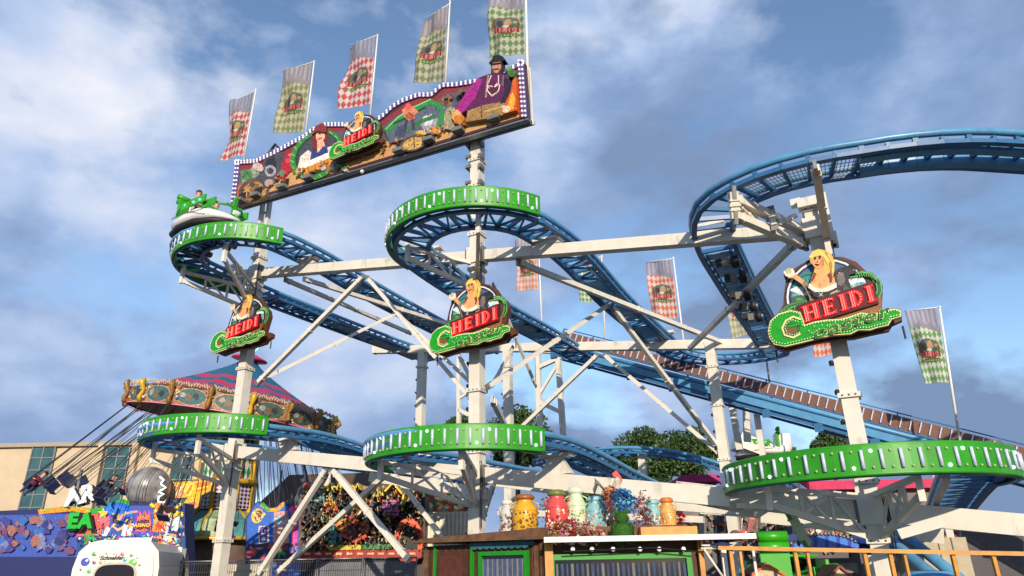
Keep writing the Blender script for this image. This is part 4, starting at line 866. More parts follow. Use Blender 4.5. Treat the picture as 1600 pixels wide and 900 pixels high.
# ================================================================ BACKGROUND: houses, carousel, stalls
CRW = mat('cream render', (196, 178, 150), .85, var=.08, scale=1.2, bump=.05)
GLS = mat('teal window glass', (58, 96, 100), .12, var=.3, scale=1, spec=.8)
house = thing('building', 'tall cream building with teal glazed window strips at the far left', 'building', atY(180, 886, 62)*np.array([1, 1, 0]))
X0, X1 = atY(-60, 700, 62)[0], atY(345, 700, 62)[0]; ZT = atY(200, 694, 62)[2]
b = MB(); b.box(((X0+X1)/2, 67, ZT/2), (X1-X0, 10, ZT), CRW); b.build('wall', house)
b = MB(); b.box(((X0+X1)/2, 61.9, ZT+.05), (X1-X0+.4, .5, .35), mat('parapet', (160, 150, 134), .8)); b.build('parapet', house)
for xc, w, y0 in ((178, 36, 697), (282, 34, 712), (60, 36, 690)):
    xa, xb = atY(xc-w/2, 740, 61.8)[0], atY(xc+w/2, 740, 61.8)[0]; zt = atY(xc, y0, 61.8)[2]
    b = MB(); b.box(((xa+xb)/2, 61.95, zt/2), (xb-xa, .2, zt-.2), GLS); wn = b.build('window', house); b = MB()
    for z_ in np.arange(1, zt, 1.05): b.box(((xa+xb)/2, 61.82, z_), (xb-xa, .1, .09), STEEL)
    for q in (xa, (xa+xb)/2, xb): b.box((q, 61.80, zt/2), (.10, .1, zt-.2), STEEL)
    b.build('window_frame', wn)
for k, xc in enumerate((150, 204, 262, 310)):
    q = atY(xc, 740, 61.6); b = MB(); b.box((q[0], 61.75, ZT/2), (.5, .45, ZT), CRW); b.build('pilaster', house)
RF = mat('brown tiled roof', (84, 68, 58), .8, var=.25, scale=10, bump=.3)
h2 = thing('house', 'low house with a dark brown roof behind the fairground stalls', 'house', atY(520, 886, 50)*np.array([1, 1, 0]))
a, b_, c, d_ = atY(398, 792, 50), atY(452, 742, 52), atY(662, 736, 52), atY(690, 792, 50)
b = MB(); b.add([a, b_, c, d_, a+[0, 6, 0], d_+[0, 6, 0]], [(0, 1, 2, 3), (4, 1, 2, 5), (0, 1, 4), (3, 2, 5)], RF); b.build('roof', h2)
b = MB(); b.box((a[0]/2+d_[0]/2, 53, a[2]/2-.02), (d_[0]-a[0]-.6, 5.4, a[2]), CRW); b.build('wall', h2)
b = MB(); q = atY(440, 735, 49); b.bar(np.array([q[0], 49, 0]), q, .12, .12, STEEL, up=(0, 1, 0)); tag(b.build('flag_mast'), 'thin grey mast beside the brown roof', 'mast')

# swing carousel
YC = 38.0; KC = atY(367, 648, YC); AX = nrm([.15, -.04, 1]); XX = nrm(np.cross((0, 1, 0), AX)); YY = np.cross(AX, XX)
car = thing('swing_carousel', 'tilted swing carousel with teal and pink striped tent roof and gold painted rim', 'carousel', KC*np.array([1, 1, 0]))
def kp(r, a, h): return KC+(XX*math.cos(a)+YY*math.sin(a))*r+AX*h
n, k_ = 96, 26; vs = []; cl = []; fs = []
for i in range(k_):
    t = i/(k_-1)
    for j in range(n):
        a = 2*math.pi*j/n; seg = abs(math.sin(a*8)); r = .45+(4.95-.45)*t; h = 3.05-2.5*(t**.8)-.10*seg*t
        vs.append(kp(r, a, h)); w = t+.030*math.sin(a*8+1.2)
        c_ = lin((26, 92, 122)) if (w < .44 or .54 < w < .66 or .78 < w < .84) else lin((176, 44, 84)); cl.append((*c_, 1))
for i in range(k_-1):
    for j in range(n): fs.append((i*n+j, i*n+(j+1) % n, (i+1)*n+(j+1) % n, (i+1)*n+j))
me = bpy.data.meshes.new('tent_roof'); me.from_pydata([tuple(map(float, q)) for q in vs], [], fs); ca = me.color_attributes.new('Col', 'FLOAT_COLOR', 'POINT'); ca.data.foreach_set('color', np.array(cl, np.float32).ravel())
me.materials.append(vcol_mat('striped tent cloth', .8)); o = bpy.data.objects.new('tent_roof', me); COL.objects.link(o); attach(o, car)
b = MB(); b.lathe(KC+AX*2.95, [(.35, -.1), (.5, .15), (1.0, .18), (.95, .27), (.35, .5), (.05, .62)], paint((190, 40, 90)), 20, AX); b.build('roof_cap', car)
b = MB()
for s in (-1, 1): b.tube([KC+AX*(3.5+.15*k)+XX*s*.32*math.sin(k*.52) for k in range(7)], .03, mat('mint neon', (150, 240, 210), .3, emit=.9, ecol=(150, 255, 220)), 6)
b.build('neon_finial', car)
GOLD = mat('gold paint', (214, 170, 44), .35, .2, var=.2); RIMC = (150, 118, 78)
b = MB(); b.lathe(KC, [(5.0, -.45), (5.3, -.3), (5.35, .3), (5.0, .55), (4.3, .75)], mat('rim backing', (120, 84, 56), .6, var=.3), 48, AX)
b.lathe(KC, [(.8, -.25), (5.0, -.42)], mat('brown underside', (96, 58, 36), .7, var=.3, scale=3), 48, AX); b.build('rim', car)
NP = 18; rng = random.Random(5)
for i in range(NP):
    a = 2*math.pi*(i+.5)/NP; out = XX*math.cos(a)+YY*math.sin(a); tg = -XX*math.sin(a)+YY*math.cos(a); f_ = Frame(kp(5.36, a, 0), tg, AX, out); wd = 5.4*math.pi/NP*.98
    m = MB(); pts = [(-wd, -.42), (wd, -.42), (wd*1.02, .1), (wd*.95, .48), (wd*.4, .36), (0, .42), (-wd*.4, .36), (-wd*.95, .48), (-wd*1.02, .1)]
    sc_ = rng.choice([(70, 92, 84), (84, 96, 92), (66, 80, 66), (56, 104, 110)])
    ops = [(pts, RIMC), (ell(0, 0, wd*.84, .41), (176, 150, 104)), (ell(0, .0, wd*.78, .37), (90, 64, 44)), (ell(0, .0, wd*.75, .345), sc_), (blob(-.1, -.05, .2, rng, 11, .35), (116, 96, 74)), (blob(.25, .04, .16, rng, 11, .35), (60, 58, 50)), (blob(-.4, .05, .15, rng, 9, .3), (150, 150, 140))]
    for _ in range(12): ops.append((blob(rng.choice([-1, 1])*rng.uniform(.6, .95)*wd, rng.uniform(-.45, .4), rng.uniform(.03, .07), rng, 6), rng.choice([(120, 60, 130), (210, 190, 150), (60, 90, 150), (180, 90, 50), (220, 214, 200)])))
    relief(m, painterly(ops, 60, .015, .05, i, 160), f_, 0, .006, -.02); pn = m.build('rim_panel', car)
    m = MB()
    for k in range(15):
        x = -wd+2*wd*k/14; m.tube([f_(x, .46+.1*abs(math.cos(k*.9))), f_(x+.06, .6+.12*abs(math.cos(k*.9))), f_(x+.14, .55+.08*math.sin(k))], .03, CRW, 5)
    m.build('scroll_ornament', pn)
    b = MB(); a2 = 2*math.pi*i/NP; b.tube([kp(5.5, a2, -.52), kp(5.62, a2, -.25), kp(5.5, a2, .1), kp(5.7, a2, .45), kp(5.62, a2, .66)], [.10, .12, .09, .15, .08], GOLD if i % 3 == 0 else mat('aged gold', (150, 108, 48), .45, .2, var=.4, scale=8), 8); b.build('gold_pilaster', car)
b = MB(); b.tube([kp(5.44, 2*math.pi*k/60, -.46) for k in range(60)], .022, mat('pink neon', (226, 130, 180), .3, emit=.3, ecol=(255, 120, 200)), 6, closed=True); b.build('rim_light', car)
TW = np.array([atY(352, 760, YC)[0], YC, 0]); ztop = KC[2]-.3
def diamonds(m, z0, z1, r, nr, nc, c1, c2):
    for i in range(8):
        a = 2*math.pi*(i+.5)/8; out = np.array([math.cos(a), math.sin(a), 0]); tg = np.array([-math.sin(a), math.cos(a), 0]); f_ = Frame(TW+out*r*.93, tg, Z, out); w = r*math.tan(math.pi/8)*.92
        m.prism([(-w, z0), (w, z0), (w, z1), (-w, z1)], f_, -.05, 0, paint(c1)); dh = (z1-z0)/nr; dw_ = 2*w/nc
        for q in range(nr):
            for p in range(nc): cx_, cz_ = -w+dw_*(p+.5), z0+dh*(q+.5); m.prism([(cx_-dw_*.42, cz_), (cx_, cz_-dh*.45), (cx_+dw_*.42, cz_), (cx_, cz_+dh*.45)], f_, -.01, .012, paint(c2))
m = MB(); diamonds(m, atY(350, 752, YC)[2], ztop, 1.25, 4, 3, (214, 214, 206), (30, 126, 92)); m.build('upper_drum', car)
m = MB(); diamonds(m, atY(350, 797, YC)[2], atY(350, 760, YC)[2], 1.45, 6, 4, (206, 196, 206), (70, 34, 70)); m.build('lower_drum', car)
for i in range(8):
    a = 2*math.pi*i/8; b = MB(); q = TW+np.array([math.cos(a), math.sin(a), 0])*1.42; b.bar(q+Z*4.3, q*np.array([1, 1, 0])+Z*ztop, .2, .2, GOLD, up=(math.cos(a), math.sin(a), 0)); b.build('gold_post', car)
b = MB(); b.lathe(TW+Z*atY(350, 756, YC)[2], [(1.3, -.12), (1.75, -.08), (1.75, .12), (1.3, .18)], GOLD, 8); b.build('cornice', car)
zr0, zr1 = atY(340, 842, YC)[2], atY(340, 800, YC)[2]; b = MB()
for i in range(12):
    a0, a1 = 2*math.pi*i/12, 2*math.pi*(i+1)/12; P4 = [TW+np.array([math.cos(a)*r, math.sin(a)*r, z_]) for a, r, z_ in ((a0, 2.3, zr0), (a1, 2.3, zr0), (a1, 2.05, (zr0+zr1)/2+.2), (a0, 2.05, (zr0+zr1)/2+.2))]; P5 = [P4[3], P4[2], TW+np.array([math.cos(a1)*1.4, math.sin(a1)*1.4, zr1]), TW+np.array([math.cos(a0)*1.4, math.sin(a0)*1.4, zr1])]
    cc_ = mat('painted dome panel', (140, 160, 120), .5, var=.55, scale=3.5) if i % 2 else mat('teal dome panel', (84, 148, 150), .5, var=.5, scale=3)
    b.add(P4, [(0, 1, 2, 3)], cc_); b.add(P5, [(0, 1, 2, 3)], cc_); b.tube([P4[0], P4[3], P5[3]], .07, GOLD, 6)
b.lathe(TW+Z*zr0, [(2.32, -.12), (2.42, -.12), (2.42, .04), (2.32, .04)], GOLD, 24); b.build('ticket_dome', car)
b = MB(); b.lathe(TW, [(1.9, 0), (1.9, zr0-.1)], mat('booth wall', (110, 88, 76), .7, var=.3, scale=2), 12); b.build('ticket_booth', car)
riders = [seated(c, t, h, .1) for c, t, h in (((96, 30, 62), (34, 44, 84), (30, 22, 20)), ((40, 44, 60), (52, 60, 90), (60, 40, 26)), ((150, 60, 40), (40, 46, 70), (34, 26, 22)))]
CH = mat('swing chain', (70, 70, 76), .5, .5); SEAT = mat('dark blue swing seat', (34, 42, 78), .45, var=.2)
num = 0
ordn = ['first', 'second', 'third', 'fourth', 'fifth', 'sixth', 'seventh', 'eighth', 'ninth', 'tenth', 'eleventh', 'twelfth', 'thirteenth', 'fourteenth']
swr = []
for ring, (rr, cnt, LL) in enumerate(((5.0, 20, 5.2), (3.7, 14, 4.9))):
    for i in range(cnt):
        a = 2*math.pi*(i+.4*ring)/cnt+.1; c0 = kp(rr, a, -.5); out = XX*math.cos(a)+YY*math.sin(a); tg = -XX*math.sin(a)+YY*math.cos(a); sw = R_(30-14*math.cos(a)+3*math.sin(i*5))
        dn = nrm(out*math.sin(sw)-Z*math.cos(sw)); s0 = c0+dn*LL; sd_ = np.cross(dn, tg); b = MB()
        b.box(s0+dn*.55, (.46, .5, .05), SEAT, tg, sd_); b.box(s0+dn*.3-tg*.22, (.05, .5, .5), SEAT, tg, sd_); st_ = b.build('swing_seat', car)
        for s in (-1, 1):
            b = MB(); b.tube([c0+sd_*s*.26, s0+sd_*s*.26+dn*.5+tg*.18], .017, CH, 4); b.tube([c0+sd_*s*.26, s0+sd_*s*.26+dn*.5-tg*.2], .017, CH, 4); b.build('chain', st_)
        if (i*3+ring) % 4 == 0: swr.append((s0+dn*.42, tg, dn, sd_, i+ring))
swr.sort(key=lambda q: q[0][0])
for k, (p_, tg, dn, sd_, i) in enumerate(swr):
    body, hh = riders[i % 3]; ly = np.cross(-dn, tg); b = MB(); b.__dict__.update({q: v.copy() for q, v in body.__dict__.items()}); b.v = [tuple(p_+tg*v[0]+ly*v[1]-dn*v[2]) for v in body.v]
    r = b.build('person'); O = Vector(tuple(map(float, p_))); r.data.transform(Matrix.Translation(-O)); r.location = O
    h_ = MB(); h_.__dict__.update({q: v.copy() for q, v in hh.__dict__.items()}); h_.v = [tuple(p_+tg*v[0]+ly*v[1]-dn*v[2]) for v in hh.v]; q = h_.build('hair'); q.parent = r; q.matrix_parent_inverse = Matrix.Translation(-O)
    tag(r, '%s rider from the left on the swing carousel, in a %s top' % (ordn[k], ['plum', 'dark blue', 'rust red'][i % 3]), 'person', 'riders in the swing carousel')

# painted stalls: boards at their own distance, drawn in relief
def facade(name, label, cat, Y, base, ops, th=.25, step=.004, parts=None, shape=None):
    o0 = atY(base[0][0], 886, Y)*np.array([1, 1, 0]); root = thing(name, label, cat, o0); f_ = Frame(o0, (1, 0, 0), Z, (0, -1, 0))
    cv = lambda x, y: ((atY(x, y, Y)-o0)[0], (atY(x, y, Y)-o0)[2])
    pb = [cv(*p) for p in base]; m = MB(); m.prism(pb, f_, -th*4, 0, paint(shape or (60, 50, 70))); m.build('back_wall', root)
    m = MB(); relief(m, painterly(ops, .10, .4, 1.4, 9, 300), f_, 0, .0003, -.01, cv); m.build('painted_front', root); return root, f_, cv
rng = random.Random(21)
star = lambda cx_, cy_, r, k=5, q=.45, ph=0: [(cx_+math.sin(ph+math.pi*i/k)*r*(1 if i % 2 == 0 else q), cy_-math.cos(ph+math.pi*i/k)*r*(1 if i % 2 == 0 else q)) for i in range(2*k)]
base = [(-40, 800), (110, 793), (150, 798), (175, 786), (205, 782), (212, 788), (220, 783), (228, 789), (236, 784), (246, 788), (288, 786), (290, 935), (-40, 935)]
ops = [([(-40, 806), (155, 802), (205, 790), (288, 790), (289, 870), (-40, 870)], (60, 84, 170)), (stroke([(60, 800), (112, 794), (150, 799), (172, 789), (192, 783), (202, 786)], 7), (40, 160, 40)), (stroke([(60, 800), (112, 795), (140, 799)], 7), (240, 150, 30)),
       (ell(184, 800, 24, 15), (20, 92, 214)), (ell(180, 796, 14, 8), (40, 120, 230)), ([(120, 806), (150, 802), (172, 812), (168, 836), (120, 838)], (214, 96, 92)), (ell(163, 812, 9, 9), (232, 110, 120)), (star(161, 802, 9), (244, 200, 60)),
       (stroke([(198, 800), (186, 812), (176, 822), (184, 828), (196, 822)], 4), (240, 190, 140)), (stroke([(182, 812), (192, 804), (206, 800), (215, 799)], 3), (244, 160, 120)), (blob(200, 815, 10, rng), (28, 60, 130)), (stroke([(200, 838), (206, 818)], 7), (236, 240, 246)), (stroke([(192, 838), (197, 820)], 6), (236, 240, 246)), (stroke([(162, 838), (170, 824)], 7), (226, 214, 230)),
       ([(210, 834), (213, 808), (218, 796), (222, 803), (226, 796), (230, 803), (234, 797), (236, 812), (238, 834)], (150, 60, 180)), ([(212, 830), (215, 810), (219, 800), (223, 806), (226, 799), (230, 806), (233, 801), (235, 812), (236, 830)], (240, 128, 40)), ([(215, 812), (233, 812), (235, 826), (213, 826)], (100, 34, 60)),
       ([(243, 786), (264, 785), (262, 832), (238, 830)], (246, 150, 40)), ([(247, 790), (258, 790), (256, 828), (243, 828)], (228, 62, 56)), ([(266, 786), (289, 786), (289, 850), (262, 850)], (24, 50, 130)), ([(262, 802), (272, 800), (280, 816), (276, 834), (258, 836)], (196, 214, 232)), ([(268, 814), (280, 806), (284, 818), (274, 832)], (230, 236, 240)),
       ([(120, 838), (290, 836), (290, 858), (120, 862)], (20, 74, 140)), (star(141, 842, 14, 5, .5, .3), (60, 160, 60)), (star(228, 845, 20, 7, .5, .2), (30, 70, 230)), (star(229, 846, 15, 7, .5, .2), (46, 140, 90)), ([(240, 838), (276, 834), (274, 850), (238, 852)], (240, 150, 90)), (blob(262, 844, 9, rng, 12), (240, 226, 200)), (ell(190, 843, 12, 5), (30, 110, 130))]
ops += [(stroke([(x_, y_), (x_+rng.uniform(-4, 4), y_+rng.uniform(1, 5))], rng.uniform(.6, 1.8)), rng.choice([(24, 30, 80), (220, 224, 240), (250, 200, 90), (200, 60, 110), (60, 170, 220), (20, 24, 50), (240, 120, 60)])) for x_, y_ in [(rng.uniform(150, 288), rng.uniform(800, 858)) for _ in range(240)] if not (208 < x_ < 241 and 808 < y_ < 832)]
ops += [(star(rng.uniform(236, 288), rng.uniform(788, 812), 4), (244, 214, 60)) for _ in range(14)] + [(blob(rng.uniform(122, 286), rng.uniform(838, 858), rng.uniform(.8, 2.2), rng), rng.choice([(200, 90, 60), (240, 220, 80), (60, 200, 220), (230, 230, 240), (180, 60, 180), (20, 30, 60)])) for _ in range(110)]
ops += [(blob(rng.uniform(-20, 118), rng.uniform(812, 862), rng.uniform(3, 9), rng, 9), rng.choice([(60, 60, 130), (110, 70, 110), (50, 100, 170), (110, 120, 170), (40, 50, 110), (150, 100, 90)])) for _ in range(70)]
ar, f_, cv = facade('arcade_stall', 'bright blue amusement arcade front with stars and large letters, behind the white motorhome', 'stall', 32, base, ops, shape=(30, 40, 96))
BLK = paint((20, 18, 24))
def letters(root, txt, size, x, y, off, m, rot=0, bold=.05, back=None, sy=1.0, sh=0, nm='letters'):
    mb = MB(); q = cv(x, y)
    if back: add_text(mb, txt, size, f_, q[0]+size*.05, q[1]-size*.05, off-.03, back, sh, bold*size*1.9, .02, rot, 1.1, sy)
    add_text(mb, txt, size, f_, q[0], q[1], off+.04, m, sh, bold*size, .02, rot, 1.1, sy); return mb.build(nm, root)
letters(ar, 'EA', .86, 131, 825, .35, mat('lit green letters', (24, 170, 50), .4, emit=.05, ecol=(30, 255, 70)), 0, .05, BLK)
letters(ar, 'CASINO', .22, 224, 824, .25, paint((250, 210, 120)), 0, .02)
ms = thing('letter_sign', 'white slanted letters with black edges above the arcade', 'sign', atY(130, 886, 33)*np.array([1, 1, 0])); f_ = Frame(atY(130, 886, 33)*np.array([1, 1, 0]), (1, 0, 0), Z, (0, -1, 0)); cv = lambda x, y: ((atY(x, y, 33)-atY(130, 886, 33))[0], atY(x, y, 33)[2])
letters(ms, 'AR', 1.0, 130, 786, .2, paint((236, 236, 240)), .25, .06, BLK)
b = MB(); q0 = atY(130, 886, 33); b.bar(np.array([q0[0], 33.2, 0]), np.array([q0[0], 33.2, atY(130, 778, 33)[2]]), .12, .12, STEEL, up=(0, 1, 0)); b.prism([cv(x, y) for x, y in star(151, 778, 10, 9, .5)], f_, .1, .16, paint((206, 70, 30))); b.build('sign_post', ms)
b = MB(); q = atY(232, 762, 34); b.ball(q, .98, mat('smoky silver bubble', (150, 148, 148), .35, .1, var=.5, scale=2.2), 28); b.bar(np.array([q[0], q[1], 0]), q-Z*.8, .2, .2, GREYM, up=(0, 1, 0)); tag(b.build('silver_ball'), 'big smoky silver ball raised above the arcade stall', 'ball')
b = MB(); q = atY(126, 733, 36); b.lathe(q, [(.001, 0), (.62, 0), (.62, .1), (.001, .1)], paint((226, 130, 126)), 24, (0, -1, 0)); b.bar(np.array([q[0], q[1]+.1, 0]), q+[0, .1, 0], .12, .12, STEEL, up=(0, 1, 0)); tag(b.build('round_sign'), 'pale red round board on a pole before the cream building', 'sign')
base = [(262, 756), (268, 752), (334, 748), (330, 768), (316, 775), (312, 792), (288, 806), (272, 800), (284, 786), (292, 778), (264, 780)]
ops = [(grow(base, -2), (240, 178, 40)), ([(268, 760), (284, 757), (288, 770), (282, 778), (268, 776)], (238, 140, 110)), ([(290, 756), (302, 754), (304, 764), (296, 776), (286, 772)], (250, 206, 80)), ([(306, 755), (330, 752), (326, 764), (308, 768)], (236, 120, 40)), ([(290, 786), (306, 784), (304, 794), (290, 800)], (232, 84, 110)), ([(276, 796), (288, 790), (286, 802)], (90, 180, 80)), (stroke([(270, 758), (276, 774), (284, 760)], 3), (250, 230, 210)), (stroke([(292, 772), (300, 758)], 3), (246, 110, 50)), (stroke([(308, 764), (326, 760)], 3), (250, 214, 60))]
facade('flame_sign', 'yellow and orange flame-shaped board left of the carousel drum', 'sign', 35, base, ops, .05)
b = MB(); pz = [atY(x, y, 33.5) for x, y in ((250, 745), (256, 750), (251, 756), (259, 762), (252, 766), (247, 768), (256, 772), (248, 776), (247, 784), (258, 785))]; b.tube(pz, .04, mat('white neon', (240, 255, 245), .3, emit=1.0), 6); b.bar(pz[-1]-Z*4, pz[-1], .06, .06, STEEL, up=(0, 1, 0)); tag(b.build('neon_sign'), 'zigzag white neon sign beside the silver ball', 'sign')
# blue and pink stall between the left column and the ghost ride
base = [(384, 812), (392, 795), (402, 783), (412, 790), (424, 796), (434, 790), (444, 783), (452, 792), (478, 800), (478, 940), (384, 940)]
ops = [(grow(base, -2), (34, 96, 190)), (stroke([(408, 788), (420, 797), (434, 796), (444, 786)], 6), (226, 160, 40)), (stroke([(408, 786), (416, 794), (422, 797)], 6), (40, 150, 50)), ([(428, 800), (450, 798), (452, 860), (426, 860)], (206, 150, 150)), (blob(438, 815, 9, rng, 12), (160, 190, 210)), (blob(440, 832, 8, rng, 12), (226, 190, 160)), (ell(402, 806, 9, 12, 20), (210, 180, 70)), (ell(404, 806, 6, 9, 20), (120, 40, 80)), (stroke([(396, 800), (404, 812), (414, 802)], 4), (240, 200, 120)),
       ([(404, 822), (420, 820), (420, 848), (404, 850)], (96, 60, 140)), (stroke([(405, 823), (419, 821), (419, 847), (405, 849), (405, 823)], 2), (230, 230, 240)), (stroke([(409, 828), (409, 834), (414, 834), (414, 827)], 2), (240, 240, 244)), (ell(412, 842, 3, 3), (240, 240, 244)), (stroke([(459, 790), (460, 870)], 9), (236, 40, 140)), (stroke([(470, 796), (470, 866)], 10), (40, 90, 200)), ([(386, 850), (478, 848), (478, 880), (386, 880)], (40, 40, 90)),
       (star(437, 852, 12), (220, 60, 50)), (star(440, 866, 10), (50, 150, 70))] + [(ell(459+rng.uniform(-4, 4), 796+i*6, 3, 3), (250, 90, 170)) for i in range(12)] + [(blob(rng.uniform(388, 476), rng.uniform(852, 878), rng.uniform(2, 5), rng), rng.choice([(20, 30, 60), (120, 80, 60), (60, 120, 200), (200, 60, 60)])) for _ in range(30)]
facade('game_stall', 'blue game stall with pink bulb column between the left column and the ghost ride', 'stall', 31, base, ops, .25, shape=(30, 40, 110))
# ghost ride front
base = [(470, 800), (478, 786), (486, 770), (500, 760), (512, 768), (524, 756), (544, 762), (560, 754), (580, 766), (594, 768), (604, 760), (620, 756), (640, 772), (664, 774), (664, 940), (470, 940)]
ops = [(grow(base, -1), (58, 40, 36))]
PAL = [(34, 26, 24), (28, 22, 20), (70, 44, 30), (40, 30, 28), (120, 60, 30), (60, 110, 100), (30, 74, 70), (150, 130, 60), (170, 60, 30), (84, 50, 90), (190, 160, 120), (60, 90, 50), (24, 20, 26), (110, 150, 150), (200, 110, 40)]
for _ in range(900):
    x, y = rng.uniform(476, 660), rng.uniform(762, 868); ops.append((blob(x, y, rng.uniform(1.2, 5.5), rng, 7, .5), rng.choice(PAL), rng.uniform(0, .12)))
ops += [(blob(498, 792, 16, rng, 12, .3), (30, 28, 36), .2), (blob(505, 780, 9, rng, 12, .3), (110, 160, 160), .3), (blob(522, 793, 11, rng, 12, .3), (176, 60, 36), .3), (blob(522, 786, 6, rng, 12, .3), (226, 190, 60), .34), (blob(485, 806, 12, rng, 12, .4), (34, 32, 44), .2)]
for i in range(9): ops.append((stroke([(514+i*3, 825+rng.uniform(-3, 3)), (518+i*2.4, 842), (522+i*1.6, 858)], [2, 4, 2]), rng.choice([(80, 160, 170), (130, 190, 190), (40, 100, 110)]), .3))
ops += [(ell(542, 822, 11, 10), (214, 110, 24), .4), (ell(538, 822, 4, 9), (236, 150, 50), .42), (ell(574, 826, 8, 9), (206, 96, 20), .4), (blob(558, 830, 17, rng, 14, .25), (150, 30, 24), .35), (blob(557, 816, 9, rng, 12, .2), (186, 50, 34), .45), (ell(553, 814, 2, 2), (240, 220, 120), .5), (ell(561, 814, 2, 2), (240, 220, 120), .5), (stroke([(548, 808), (543, 800)], 3), (220, 200, 160), .5), (stroke([(565, 808), (570, 800)], 3), (220, 200, 160), .5), ([(550, 822), (566, 822), (562, 844), (554, 844)], (90, 20, 24), .5), (stroke([(540, 836), (558, 846), (578, 838)], 5), (190, 60, 30), .45)]
ops += [(ell(614, 796, 13, 16, -20), (110, 40, 84), .3)] + [(ell(604+(i % 5)*5+(i//5 % 2)*2, 785+(i//5)*5, 2.4, 2), (190, 110, 170), .34) for i in range(25)]
ops += [(stroke([(600, 776), (618, 757), (634, 776), (632, 800)], 3), (232, 200, 40), .4), (stroke([(588, 778), (594, 766), (596, 786)], 2.5), (220, 190, 40), .4), (ell(642, 846, 22, 36), (206, 56, 28), .35), (ell(642, 850, 14, 27), (16, 12, 14), .36)] + [(ell(642+19*math.cos(t), 846+31*math.sin(t), 3, 3.4), (232, 96, 40), .4) for t in np.linspace(math.pi*.9, math.pi*2.1, 20)]
ops += [([(476, 861), (662, 859), (662, 872), (476, 874)], (150, 34, 26), .4), ([(520, 853), (570, 852), (570, 859), (520, 860)], (206, 176, 40), .42), ([(572, 852), (616, 851), (616, 858), (572, 859)], (40, 120, 60), .42)] + [([(484+i*16, 864), (493+i*16, 864), (493+i*16, 867), (484+i*16, 867)], (240, 170, 120), .45) for i in range(11)] + [([(471, 812), (492, 810), (492, 862), (471, 866)], (92, 64, 56), .1)]
ops += [(stroke([(512+i*7, 767+3*math.sin(i*2)), (516+i*7, 760+3*math.cos(i*3)), (520+i*7, 768)], 2), (232, 196, 40), .5) for i in range(8)]
for _ in range(520):
    x, y = rng.uniform(478, 662), rng.uniform(764, 858); ops.append((stroke([(x, y), (x+rng.uniform(-3, 3), y+rng.uniform(1, 5))], rng.uniform(.5, 1.8)), rng.choice([(26, 20, 22), (30, 24, 20), (50, 34, 26), (196, 160, 70), (90, 140, 130), (150, 50, 30), (200, 180, 140), (20, 40, 36)]), .5))
facade('ghost_ride_front', 'crowded painted ghost ride front with pumpkins, monsters and a red scaly arch', 'ghost ride', 30, base, ops, .4, .0015, shape=(60, 44, 40))
# figures heaped on the ghost ride's roof edge
for i in range(26):
    b = MB(); q = atY(rng.uniform(444, 510), rng.uniform(752, 800), 31.5)
    if i % 2 == 0: b.ball(q, rng.uniform(.15, .3), mat('grey stone figure', (96, 92, 92), .8, var=.4, scale=8), 10, (1, 1, 1.3)); b.ball(q-Z*.4, .3, mat('grey stone figure', (96, 92, 92), .8), 10, (1, 1, 1.4))
    else: b.lathe(q-Z*.5, [(.2, 0), (.16, .5), (.07, .8), (.001, 1.2)], mat('ivory horn', (206, 196, 176), .6, var=.2), 8, (rng.uniform(-.3, .3), 0, 1))
    b.tube([q-Z*.4, np.array([q[0], q[1]+.3, q[2]-3])], .08, DARK, 6)
    if i < 12: tag(b.build('monster_figure'), ['%s grey stone figure from the left on the ghost ride roof edge' % ordn[i//2], '%s ivory horn from the left on the ghost ride roof edge' % ordn[i//2]][i % 2], 'figure', 'figures on the ghost ride roof edge')
base = [(664, 764), (742, 764), (742, 803), (664, 803)]
ops = [(base, (150, 90, 60))] + [(blob(rng.uniform(666, 740), rng.uniform(766, 801), rng.uniform(2, 6), rng), rng.choice([(206, 80, 36), (180, 60, 30), (60, 96, 60), (226, 190, 140), (110, 150, 120), (90, 50, 40)])) for _ in range(110)]
facade('painted_hoarding', 'orange and green painted hoarding just left of the middle white column', 'hoarding', 33, base, ops, .05)
b = MB(); p, q = atY(668, 800, 31), atY(742, 800, 31); c = (p+q)/2; b.box((c[0], c[1]+1.2, p[2]/2), (q[0]-p[0], 2.4, p[2]), mat('cream corrugated container', (206, 196, 170), .6, var=.12, scale=3, dirt=.5))
for i in range(12): b.box((p[0]+(q[0]-p[0])*(i+.5)/12, c[1]-.03, p[2]/2), (.08, .06, p[2]-.1), WHITE)
tag(b.build('container'), 'cream ribbed container low behind the middle white column', 'container')

